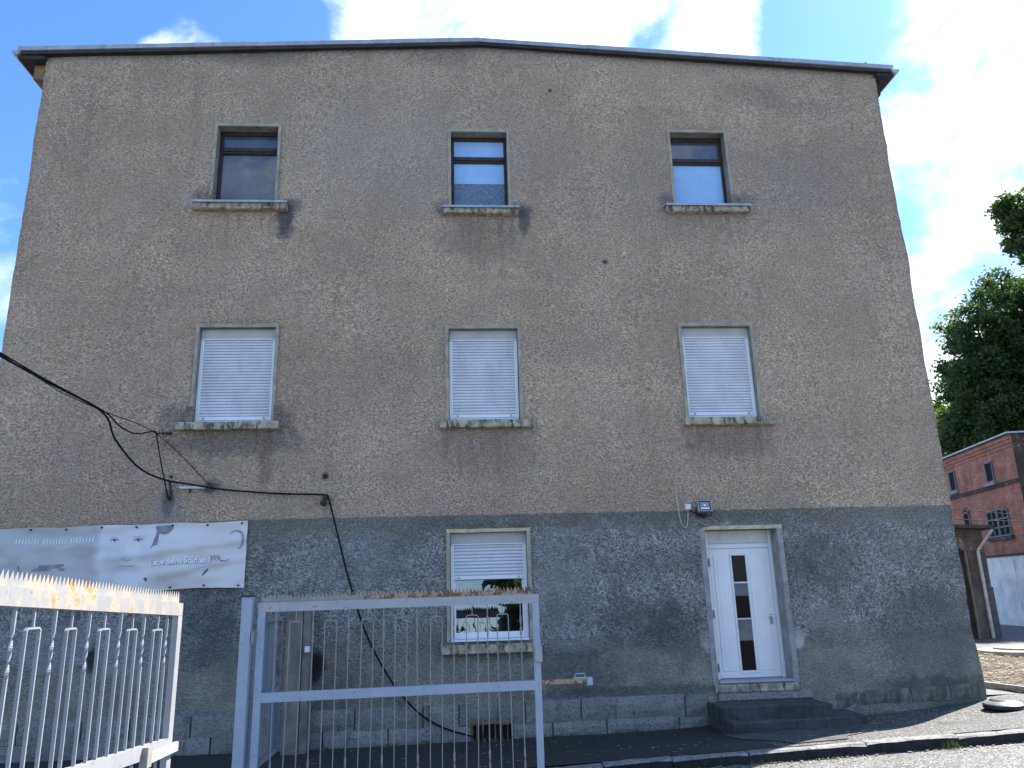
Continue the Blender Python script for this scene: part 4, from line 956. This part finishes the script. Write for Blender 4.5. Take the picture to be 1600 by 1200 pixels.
def gate(name, label, origin, dirv2, slope, length, zb, zm, zt, mats, first_twist, nbar, far_first=True):
    """leaf in its own frame: local x runs along the leaf, y is its thickness, z up"""
    t = thing(name, label, 'gate', (origin[0], origin[1], 0), math.atan2(dirv2[1], dirv2[0]), 'leaves of the painted iron gate')
    H = .08; th = .02; SW = .062
    sh = lambda q_: [setattr_v(q_, i) for i in range(len(q_.v))]
    def setattr_v(q_, i):
        x_, y_, z_ = q_.v[i]; q_.v[i] = (x_, y_, z_+slope*x_)
    def part(nm, q_, mt, loc=None, smooth=False):
        sh(q_); return q_.build(nm, mt, t, smooth)
    q = MB(); q.box(0, length, -th, th, zt-H, zt); part('top_rail', q, mats['top'])
    q = MB(); q.box(SW, length-SW, -th, th, zm-H, zm); part('middle_rail', q, mats['rail'])
    q = MB(); q.box(SW, length-SW, -th, th, zb-H, zb); part('bottom_rail', q, mats['rail'])
    q = MB(); q.box(0, SW, -th, th, zb-H, zt-H-.001); part('stile', q, mats['rail'])
    q = MB(); q.box(length-SW, length, -th, th, zb-H, zt-H-.001); part('stile', q, mats['rail'])
    # saw toothed strip
    q = MB(); n = int((length-.06)/.0345); vs = []; yo = -.004
    for s in (yo-.0015, yo+.0015):
        row = []
        for k in range(n):
            xa = .02+k*.0345; jj = .004*mnoise.noise(Vector((k*1.7, 3, length)))
            row += [(xa, s, zt+.030), (xa+.010+jj, s, zt+.072+jj), (xa+.0135+jj, s, zt+.072+jj)]
        xe = .02+n*.0345
        row += [(xe, s, zt+.030)]
        base = [(p_[0], s, zt-.005) for p_ in row]
        vs.append((row, base))
    N_ = len(vs[0][0]); allv = vs[0][0]+vs[0][1]+vs[1][0]+vs[1][1]
    fs = []
    for i in range(N_-1):
        fs += [(N_+i, N_+i+1, i+1, i), (2*N_+i, 2*N_+i+1, 3*N_+i+1, 3*N_+i), (i, i+1, 2*N_+i+1, 2*N_+i)]
    q.add(allv, fs); part('spike_strip', q, mats['spike'])
    x0_, x1_ = SW, length-SW; pitch = (x1_-x0_)/(nbar+1)
    ztw_hi, ztw_lo = zm+(zt-H-zm)*.72, zb+(zm-H-zb)*.28
    # twisted bars share one mesh for each section
    mt_hi = bar_mesh(zm-.005, zt-H+.005, ztw_hi); mt_lo = bar_mesh(zb-.005, zm-H+.005, ztw_lo)
    me_b = None; lp = None
    k = 0; seq = []
    while k < nbar:
        if (k-first_twist) % 3 == 0: seq.append(('t', k)); k += 1
        elif k+1 < nbar and (k-first_twist) % 3 == 1: seq.append(('h', k)); k += 2
        else: seq.append(('t0', k)); k += 1
    for kind, k in seq:
        xb = x0_+pitch*(k+1)
        if kind in ('t', 't0'):
            if me_b is None:
                q = MB(); q.add(mt_hi.v, mt_hi.f); q.add(mt_lo.v, mt_lo.f); o = q.build('twisted_bar', mats['bar'], t); me_b = o.data
            else: o = link('twisted_bar', me_b, t)
            o.location = (xb, 0, slope*xb); o.rotation_euler = (random.gauss(0, .003), random.gauss(0, .004), random.gauss(0, .06))
        else:
            if lp is None:
                q = MB(); hw = pitch/2; zt_, zb_ = zt-H-.085, zb+.06; w_ = .0085; f_ = .004
                for s in (-1, 1): q.box(s*hw-f_, s*hw+f_, -w_, w_, zb_, zt_-.012); q.add([(s*(hw+f_), -w_, zt_-.012), (s*(hw-.012), -w_, zt_), (s*(hw-.012), -w_, zt_-.009), (s*(hw-f_), -w_, zt_-.016), (s*(hw+f_), w_, zt_-.012), (s*(hw-.012), w_, zt_), (s*(hw-.012), w_, zt_-.009), (s*(hw-f_), w_, zt_-.016)],
                    [(0,1,2,3),(7,6,5,4),(0,4,5,1),(3,2,6,7)])
                q.box(-hw+.012, hw-.012, -w_, w_, zt_-.009, zt_); q.box(-hw+f_, hw-f_, -w_, w_, zb_, zb_+.008)
                q.box(-f_, f_, -w_*.6, w_*.6, zt_, zt-H+.004); q.box(-f_, f_, -w_*.6, w_*.6, zb-.004, zb_)
                o = q.build('looped_bar', mats['bar'], t); lp = o.data
            else: o = link('looped_bar', lp, t)
            xc_ = xb+pitch/2; o.location = (xc_, 0, slope*xc_); o.rotation_euler = (random.gauss(0, .002), random.gauss(0, .004), random.gauss(0, .05))
    return t
gR0 = Vector((-1.79, -3.405)); gR1 = Vector((.735, -3.272)); dR = (gR1-gR0); LR = dR.length; dR.normalize()
gr_ = gate('gate_leaf', 'pale blue grey barred gate leaf with rusty spikes in front of the ground floor window', (gR0.x, gR0.y), (dR.x, dR.y), .004, LR, .17, 1.035, 1.79, dict(top=M['gate_top'], rail=M['gate'], bar=M['gate_bar'], spike=M['gate_rusty']), 0, 22)
# lock case and sliding bolt of the right leaf
q = MB(); q.bbox(LR-.055, LR+.012, -.045, .03, 1.20, 1.335, .006); q.build('lock_case', M['gate_top'], gr_)
q = MB(); q.box(LR+.001, LR+.44, -.012, .012, 1.005, 1.042); q.build('bolt_bar', M['gate_rusty'], gr_)
q = MB(); q.box(LR+.42, LR+.47, -.03, .03, .985, 1.05); q.box(LR+.30, LR+.42, -.02, .02, 1.043, 1.055); q.tube([(LR+.31, 0, 1.05), (LR+.32, 0, 1.085), (LR+.40, 0, 1.085), (LR+.41, 0, 1.05)], .006, 6); q.build('bolt_handle', M['gate'], gr_)
q = MB(); q.box(-.001, .07, -.024, .024, 1.03, 1.035)
gl_ = gate('gate_leaf', 'sunlit white barred gate leaf with rust streaked spikes at the left', (-1.85, -5.25), (-.06, -1.0), .047, 2.6, .13, .985, 1.805, dict(top=M['gate_white_top'], rail=M['gate_white'], bar=M['left_bar'], spike=M['gate_white_top']), 0, 22)
q = MB(); q.bbox(-.03, .36, .022, .05, .90, .955, .006); q.build('bolt_bar', M['gate_top'], gl_)
q = MB(); q.box(.36, .42, .021, .055, .885, .995); q.build('bolt_keeper', M['gate_rusty'], gl_)
# gate post
gp = thing('gate_post', 'tall square blue grey steel gate post with rust at its side', 'post', (-1.84, -3.43, 0))
MB().bbox(-.085, .005, -.045, .045, -.1, 1.845, .006).build('post', M['gate'], gp); MB().bbox(-.092, .012, -.052, .052, 1.846, 1.858, .003).build('cap', M['iron'], gp)
for zz_ in (.35, 1.5): MB().tube([(.024, -.035, zz_-.05), (.024, -.035, zz_+.05)], .014, 8).build('hinge', M['gate_rusty'], gp)
# side panel, a sheet clad wicket leaf running back to the wall
sp = thing('wicket_panel', 'narrow peeling pale blue sheet metal panel behind the gate post', 'panel', (-1.93, -2.6, 0))
q = MB()
for k in range(9):
    ya = -.66+k*.15; q.box(-.006-(k % 2)*.006, .0-(k % 2)*.006, ya+.002, ya+.148, .28, 1.62)
q.build('sheet', M['bluepanel'], sp)
for za in (.30, .90, 1.60): MB().box(.001, .035, -.66, .70, za, za+.045).build('rail', M['bluepanel'], sp)
MB().box(.001, .04, .66, .70, .346, .899).build('stile', M['bluepanel'], sp); MB().box(.001, .04, .66, .70, .946, 1.599).build('stile', M['bluepanel'], sp)
for za in (.45, 1.5): MB().tube([(.02, .72, za), (.02, .72, za+.1)], .014, 8).build('hinge', M['iron'], sp)
cpx = P_z(446, 1176, 0.0); cqx = P_z(471, 1174, 0.0)
cpo = thing('concrete_post', 'weathered grey brown concrete post against the wall behind the gate', 'post', (-2.20, -.30, 0))
q = MB(); q.bbox(0, .20, 0, .20, -.05, 1.72, .02); q.build('shaft', M['post'], cpo); q = MB(); q.bbox(.203, .30, .03, .20, -.05, 1.70, .012); q.build('side_strip', M['conc_lt'] if False else M['post'], cpo)
MB().bbox(.25, .31, -.03, .03, 1.17, 1.24, .006).build('catch_plate', M['plastic'], cpo)

# ------------------------------------------------------------------ right hand background
c_ = Vector((6.86, -.66, pz(6.86, -.66)))
rb = thing('round_base', 'round black stepped base lying on the pavement at the house corner', 'base', c_)
MB().lathe((0, 0, 0), [(.225, 0), (.235, .015), (.232, .055), (.215, .065)], 40).build('foot', M['black'], rb, False)
MB().lathe((0, 0, 0), [(.214, .064), (.17, .092), (.160, .094)], 40).build('cover', M['alu'], rb); MB().lathe((0, 0, 0), [(.160, .095), (.13, .112), (.05, .115)], 40).build('top_ring', M['black'], rb)
MB().tube(spline([(.22, .02, .03), (.35, .03, .012), (.6, -.02, .006), (1.2, .05, .006)], 6), .008, 6).build('lead', M['black'], rb)
# concrete discs at the far end of the bed
dc = thing('manhole_ring', 'pale round concrete manhole cover at the edge of the soil bed', 'manhole', (11.62, 5.55, .33))
MB().lathe((0, 0, 0), [(.73, -.05), (.75, 0), (.74, .07), (.70, .08)], 48).build('ring', M['conc_lt'], dc); MB().lathe((.15, .1, 0), [(.50, .081), (.50, .11), (.46, .115)], 40).build('lid', M['conc_lt'], dc)
# brick building: long wall running away, local x along the wall
BA = R(11.0); BD = Vector((math.sin(BA), math.cos(BA))); BC = Vector((18.72, 13.80))
bb_ = thing('brick_building', 'red brick works building with a white plastered ground floor', 'building', (BC.x, BC.y, .29), math.atan2(BD.y, BD.x))
def bl_(px, py):           # photo pixel -> (along wall, height) in the building's frame
    p_ = P_v(px, py, BC, BD); return ((p_.x-BC.x)*BD.x+(p_.y-BC.y)*BD.y, p_.z-.29)
hp, hm, ht = 2.34, 4.72, 6.33
# in this frame +y points to the left of +x, i.e. towards the yard and the house
q = MB(); q.box(0, 14, -8, 0, hp, ht); q.build('wall', M['brick'], bb_)
q = MB(); q.box(-.012, 14.01, -8.01, .05, -.35, hp-.02); q.build('plastered_base', M['whitewash'], bb_)
q = MB(); q.box(-.03, 14, -8, .09, hp-.02, hp+.05); q.build('base_ledge', M['brick_dark'], bb_)
q = MB(); q.box(-.015, -.003, -7.9, .0, hp+.06, ht-.002); q.build('end_wall', M['brick_dark'], bb_)  # end wall's shade painted in by the darker brick
q = MB(); q.box(-.02, 14, 0.001, .05, hm-.04, hm+.10); q.build('string_course', M['brick_dark'], bb_)
for k in range(3): 
    q = MB(); q.box(-.02, 14, .001, .025+.03*k, ht-.42+.12*k, ht-.31+.12*k); q.build('cornice_course', M['brick'], bb_)
q = MB(); q.box(-.12, 14.1, -8.1, .16, ht, ht+.05); q.build('roof_edge', M['zinc'], bb_)
def bwin(c0, c1, zb, zt, arch=0.0, leafs=1, name='window'):
    q = MB(); fr = .05; n = 8
    topz = lambda x_: zt+arch*(1-((x_-(c0+c1)/2)/((c1-c0)/2))**2)
    # reveal dark ground, then frame, mullions and sill set on the wall
    xs_ = [c0+(c1-c0)*i/n for i in range(n+1)]
    pts = [(c0, .004, zb)]+[(c1, .004, zb)]+[(x_, .004, topz(x_)) for x_ in xs_[::-1]]
    q.poly(pts); wn_ = q.build(name, M['void'], bb_)
    q = MB()
    q.box(c0, c0+fr, .005, .05, zb, zt); q.box(c1-fr, c1, .005, .05, zb, zt); q.box(c0+fr, c1-fr, .005, .05, zb, zb+fr)
    for i in range(n): 
        xa, xb = xs_[i], xs_[i+1]; q.add([(xa, .05, topz(xa)), (xb, .05, topz(xb)), (xb, .05, topz(xb)-fr), (xa, .05, topz(xa)-fr)], [(0, 1, 2, 3)])
    for k in range(1, leafs): xm = c0+(c1-c0)*k/leafs; q.box(xm-.05, xm+.05, .005, .055, zb+fr, zt+arch*.8)
    if leafs > 1:
        for zz_ in (.36, .68): q.box(c0+fr, c1-fr, .006, .045, zb+(zt-zb)*zz_-.025, zb+(zt-zb)*zz_+.025)
        for k in range(leafs): xm = c0+(c1-c0)*(k+.5)/leafs; q.box(xm-.02, xm+.02, .006, .045, zb+fr, zt)
    q.build('frame', M['greywin'], wn_)
    q = MB(); q.box(c0-.10, c1+.10, .003, .12, zb-.12, zb-.002); q.build('sill', M['conc_lt'] if leafs == 1 else M['brick_dark'], wn_)
    q = MB(); xs2 = xs_
    for i in range(n):
        xa, xb = xs_[i], xs_[i+1]; q.add([(xa, .03, topz(xa)), (xb, .03, topz(xb)), (xb, .03, topz(xb)+.16), (xa, .03, topz(xa)+.16), (xa, .001, topz(xa)+.16), (xb, .001, topz(xb)+.16)], [(0, 1, 2, 3), (3, 2, 5, 4)])
    if arch > .08: q.build('lintel', M['brick_dark'], wn_)
    return wn_
def px_win(pa, pb, arch, leafs):    # pa lower near corner, pb upper far corner in the photo
    a, c2 = bl_(*pa), bl_(*pb); bwin(min(a[0], c2[0]), max(a[0], c2[0]), min(a[1], c2[1]), max(a[1], c2[1]), arch, leafs)
px_win((1556, 752), (1538, 724), .0, 1)
px_win((1497, 766), (1482, 738), .0, 1)
px_win((1583, 836), (1542, 802), .07, 2)
px_win((1519, 822), (1506, 806), .12, 1)
# shed in front of it
SA = R(-12)
sh0 = P_z(1566, 1000, .3)
SH = Vector((14.55, 10.2)); shd = thing('brick_shed', 'low dark brick shed with wide dark door and downpipe', 'shed', (SH.x, SH.y, .29), SA)
# local x to the right along the front, y back; right corner at 0
q = MB(); q.box(-.46, 0, 0, 5, -.3, 2.95); q.box(-4.0, -.46, .0, .25, 2.35, 2.95); q.box(-4.0, -3.2, .0, 5, -.3, 2.35); q.build('wall', M['brick_shed'], shd)
q = MB(); q.box(-.48, .03, -.03, .5, -.3, 1.35); q.build('plinth_render', M['shed_base'], shd)
q = MB(); q.box(-3.2, -.53, .10, .16, -.3, 2.34); dr = q.build('door', M['darkwood'], shd)
for k in range(14):
    q = MB(); xa = -3.19+k*.189; q.bbox(xa, xa+.183, .075, .10, -.25, 2.33, .006); q.build('door_board', M['darkwood'], dr)
q = MB(); q.box(-.53, -.485, -.02, .16, -.3, 2.34); q.build('door_jamb', M['post'], shd)
q = MB(); q.add([(-4.3, -.30, 3.28), (.25, -.30, 2.99), (.25, 5.2, 2.99), (-4.3, 5.2, 3.28), (-4.3, -.30, 3.19), (.25, -.30, 2.90), (.25, 5.2, 2.90), (-4.3, 5.2, 3.19)], [(0,1,2,3),(7,6,5,4),(4,5,1,0),(5,6,2,1),(6,7,3,2),(7,4,0,3)]); q.build('roof', M['roofing'], shd)
q = MB(); q.tube(spline([(.18, -.28, 2.86), (.12, -.26, 2.80), (-.18, -.12, 2.38), (-.22, -.10, 2.25), (-.22, -.10, 1.2), (-.22, -.10, .02)], 5), .045, 10); q.build('downpipe', M['zinc'], shd)
q = MB(); q.box(-4.0, -.62, -.03, .0, 2.30, 2.42); q.build('lintel', M['soffit'], shd)
# service wires across the yard
for (a, c_, yy, lb) in (((1480, 794, 6.0), (1640, 807, 9.0), .008, 'upper of two dark wires crossing the yard before the brick wall'), ((1490, 811, 6.0), (1640, 814, 9.0), .008, 'lower of two dark wires crossing the yard before the brick wall')):
    A, B = P_fac(*a), P_fac(*c_); md = (A+B)/2-Vector((0, 0, .02))
    A2 = A-(B-A)*1.0
    q = MB(); q.tube(spline([A2, A, md, B, B+(B-A)*2], 4), .009, 5); tag(q.build('service_wire', M['cable']), lb, 'wire', 'service wires over the yard')

# ------------------------------------------------------------------ trees
def crown(lobes, n_leaf, size, mat, parent, name='crown', clump=.55):
    V = []; tot = sum(l[3]**2.2 for l in lobes)
    out = []
    for (cx, cy, cz, r_) in lobes:
        n = int(n_leaf*r_**2.2/tot); ncl = max(6, int(n/100))
        d = rng.normal(size=(ncl, 3)); d /= np.linalg.norm(d, axis=1)[:, None]
        rad = r_*(.35+.68*rng.random(ncl)**.45)
        lump = 1+.22*np.sin(d[:, 0]*5+cx)*np.cos(d[:, 2]*6+cz)
        cc = np.array([cx, cy, cz])+d*(rad*lump)[:, None]*np.array([1, 1, .92])
        idx = rng.integers(0, ncl, n)
        off = rng.normal(size=(n, 3))*clump*np.array([.55, .55, .32])
        out.append(cc[idx]+off)
    C = np.concatenate(out); n = len(C)
    nrm = rng.normal(size=(n, 3))*np.array([.8, .8, .7])+np.array([0, 0, .55]); nrm /= np.linalg.norm(nrm, axis=1)[:, None]
    a = np.cross(nrm, rng.normal(size=(n, 3))); a /= np.linalg.norm(a, axis=1)[:, None]; bq = np.cross(nrm, a)
    s = size*(.6+.8*rng.random(n))[:, None]
    verts = np.stack([C-a*s, C-bq*s*.5+nrm*s*.12, C+a*s, C+bq*s*.5+nrm*s*.12], 1).reshape(-1, 3)
    me = bpy.data.meshes.new(name); me.vertices.add(n*4); me.vertices.foreach_set('co', verts.ravel().astype(np.float32))
    me.loops.add(n*4); me.loops.foreach_set('vertex_index', np.arange(n*4, dtype=np.int32))
    me.polygons.add(n); me.polygons.foreach_set('loop_start', np.arange(0, n*4, 4, dtype=np.int32)); me.polygons.foreach_set('loop_total', np.full(n, 4, dtype=np.int32))
    me.materials.append(mat); me.update(calc_edges=True); me.validate()
    return link(name, me, parent)
def tree(name, label, base, lobes, n_leaf, size, mat, group=None, clump=.55, tr=.35):
    t = thing(name, label, 'tree', base, 0, group); B = Vector(base)
    lo = [(a-B.x, c2-B.y, d-B.z, r_) for a, c2, d, r_ in lobes]
    q = MB(); topc = Vector((np.mean([l[0] for l in lo]), np.mean([l[1] for l in lo]), max(l[2] for l in lo)))
    zs_ = [Vector((0, 0, -.3)), Vector((.05, 0, topc.z*.25)), Vector((topc.x*.4, topc.y*.4, topc.z*.5)), Vector((topc.x*.8, topc.y*.8, topc.z*.8))]
    q.tube(spline(zs_, 5), [tr*(1-.75*k/15) for k in range(16)], 8); q.build('trunk', M['bark'], t)
    q = MB()
    for l in lo:
        st_ = zs_[1].lerp(zs_[2], random.uniform(.2, 1)); en = Vector(l[:3])
        q.tube(spline([st_, st_.lerp(en, .5)+Vector((random.uniform(-.3, .3), random.uniform(-.3, .3), .2)), en], 4), [tr*.45*(1-.8*k/8) for k in range(9)], 6)
        for _ in range(4):
            e2 = en+Vector((random.uniform(-1, 1), random.uniform(-1, 1), random.uniform(-.3, 1)))*l[3]*.75
            q.tube(spline([st_.lerp(en, .7), en.lerp(e2, .4), e2], 3), [tr*.16*(1-.8*k/6) for k in range(7)], 5)
    q.build('limbs', M['bark'], t)
    crown(lo, n_leaf, size, mat, t, clump=clump)
    return t
def pl_lobes(dist, specs):
    out = []
    for px, py, rp, dd_ in specs:
        p_ = EYE+ray(px, py)*(dist+dd_); out.append((p_.x, p_.y, p_.z, rp/FOC*(dist+dd_)))
    return out
L1 = pl_lobes(44, [(1528, 520, 46, 0), (1572, 482, 52, 1), (1520, 585, 46, -1), (1575, 575, 70, 0), (1560, 655, 70, -1), (1508, 650, 36, 1), (1640, 500, 90, 2), (1640, 620, 100, 0), (1500, 690, 36, 0), (1490, 610, 24, 1), (1720, 560, 110, 1), (1710, 680, 90, 0)])
tree('leafy_tree', 'large dark green tree standing behind the brick building', (L1[4][0]+1.5, L1[4][1], 0), L1, 185000, .11, M['leaf'], 'trees behind the brick building', .5, .5)
L2 = pl_lobes(36, [(1618, 330, 44, 0), (1600, 358, 30, .5), (1590, 320, 24, 0), (1660, 350, 60, 0), (1608, 395, 22, 0), (1730, 300, 90, 1), (1760, 420, 100, 2), (1700, 480, 70, 3), (1840, 380, 90, 1), (1790, 240, 70, 0)])
tree('leafy_tree', 'tall tree whose bough hangs in at the right edge above the dark tree', (L2[6][0], L2[6][1], 0), L2, 110000, .115, M['leaf'], 'trees behind the brick building', .4, .4)
L3 = pl_lobes(62, [(1470, 660, 30, 0), (1462, 690, 34, 1), (1480, 700, 30, 0), (1450, 720, 40, 0)])
tree('leafy_tree', 'small yellow green tree just past the house corner', (L3[0][0], L3[0][1], 0), L3, 20000, .16, M['leaf_bright'], 'trees behind the brick building', .6, .3)
# trees across the street, seen in the ground floor glass
tree('street_tree', 'dark dense tree across the street reflected at right in the ground floor window', (5.2, -31, -.1), [(5.2, -31, 4.5, 2.9), (4.2, -30.5, 2.2, 1.8), (6.6, -31.5, 2.4, 2.2), (5.6, -31, 7.2, 2.4), (3.4, -30.6, 5.6, 1.3), (3.3, -30.4, 3.4, 1.2)], 30000, .22, M['leaf'], 'trees across the street', .6, .35)
tree('street_tree', 'lower bushy tree across the street reflected at left in the ground floor window', (-2.2, -33, -.1), [(-2.2, -33, 2.0, 1.9), (-3.5, -33, 3.2, 1.8), (-.6, -33, .9, 1.0)], 6000, .24, M['leaf'], 'trees across the street', .6, .3)

# ------------------------------------------------------------------ litter and weeds
def scatter(name, n, fn, size, mat, label, flat=True):
    q = MB()
    for _ in range(n):
        x_, y_, z_ = fn(); a = random.uniform(0, 6.28); s = size*random.uniform(.5, 1.3); tx, ty = random.uniform(-.3, .3), random.uniform(-.3, .3)
        pts = [(-s, 0), (-.2*s, -.38*s), (s, 0), (-.2*s, .38*s)]
        q.add([(x_+u*math.cos(a)-v*math.sin(a), y_+u*math.sin(a)+v*math.cos(a), z_+.006+abs(u*tx+v*ty)+.004*random.random()) for u, v in pts], [(0, 1, 2, 3)])
    return tag(q.build(name, mat), label, None, None, 'stuff')
def f_pave():
    x_ = random.uniform(-2, 5.5); y_ = random.uniform(-2.1, -.15); return x_, y_, pz(x_, y_)
def f_gutter():
    x_ = random.uniform(-1, 6); y_ = KERB(x_)-.15-abs(random.gauss(0, .12)); return x_, y_, gz(x_)-.02
def f_soil():
    x_ = random.uniform(7.8, 14); y_ = random.uniform(.3, 5.8); return x_, y_, .335+.05*fbm((x_, y_, 0), 1.2)
scatter('leaf_litter', 260, f_pave, .026, M['deadleaf'], 'small dry leaves scattered on the dark pavement')
scatter('leaf_litter', 520, f_gutter, .022, M['deadleaf'], 'dry leaves lying in the gutter along the kerb')
scatter('leaf_litter', 5000, f_soil, .045, M['deadleaf'], 'dead leaves covering the soil bed')
def weeds(name, cx, cy, cz, n, rad, hgt, label):
    q = MB()
    for _ in range(n):
        a = random.uniform(0, 6.28); r_ = rad*random.random(); bx, by = cx+r_*math.cos(a), cy+.35*r_*math.sin(a); h = hgt*random.uniform(.4, 1.1); ln = random.uniform(-.5, .5)*h; wd = .006
        q.add([(bx-wd, by, cz), (bx+wd, by, cz), (bx+ln*.6+wd, by-.3*abs(ln), cz+h*.7), (bx+ln, by-.5*abs(ln), cz+h)], [(0, 1, 2, 3)])
    return tag(q.build(name, M['grass']), label, None, None, 'stuff')
for (px, py, n, rr, hh) in ((1440, 1156, 70, .14, .09), (1290, 1172, 30, .15, .05), (1190, 1182, 30, .14, .05)):
    p_ = P_z(px, py, gz(4.5)-.02); weeds('weeds', p_.x, KERB(p_.x)-.16, gz(p_.x)-.025, n, rr, hh, 'small green weeds growing at the foot of the kerb')
for cx in (-1.6, -.9, -.4, .4, 1.2, 2.3, 5.6, 6.5): weeds('weeds', cx, -.10, pz(cx, -.1)-.005, 34, .3, .05, 'low grass and moss along the foot of the wall')
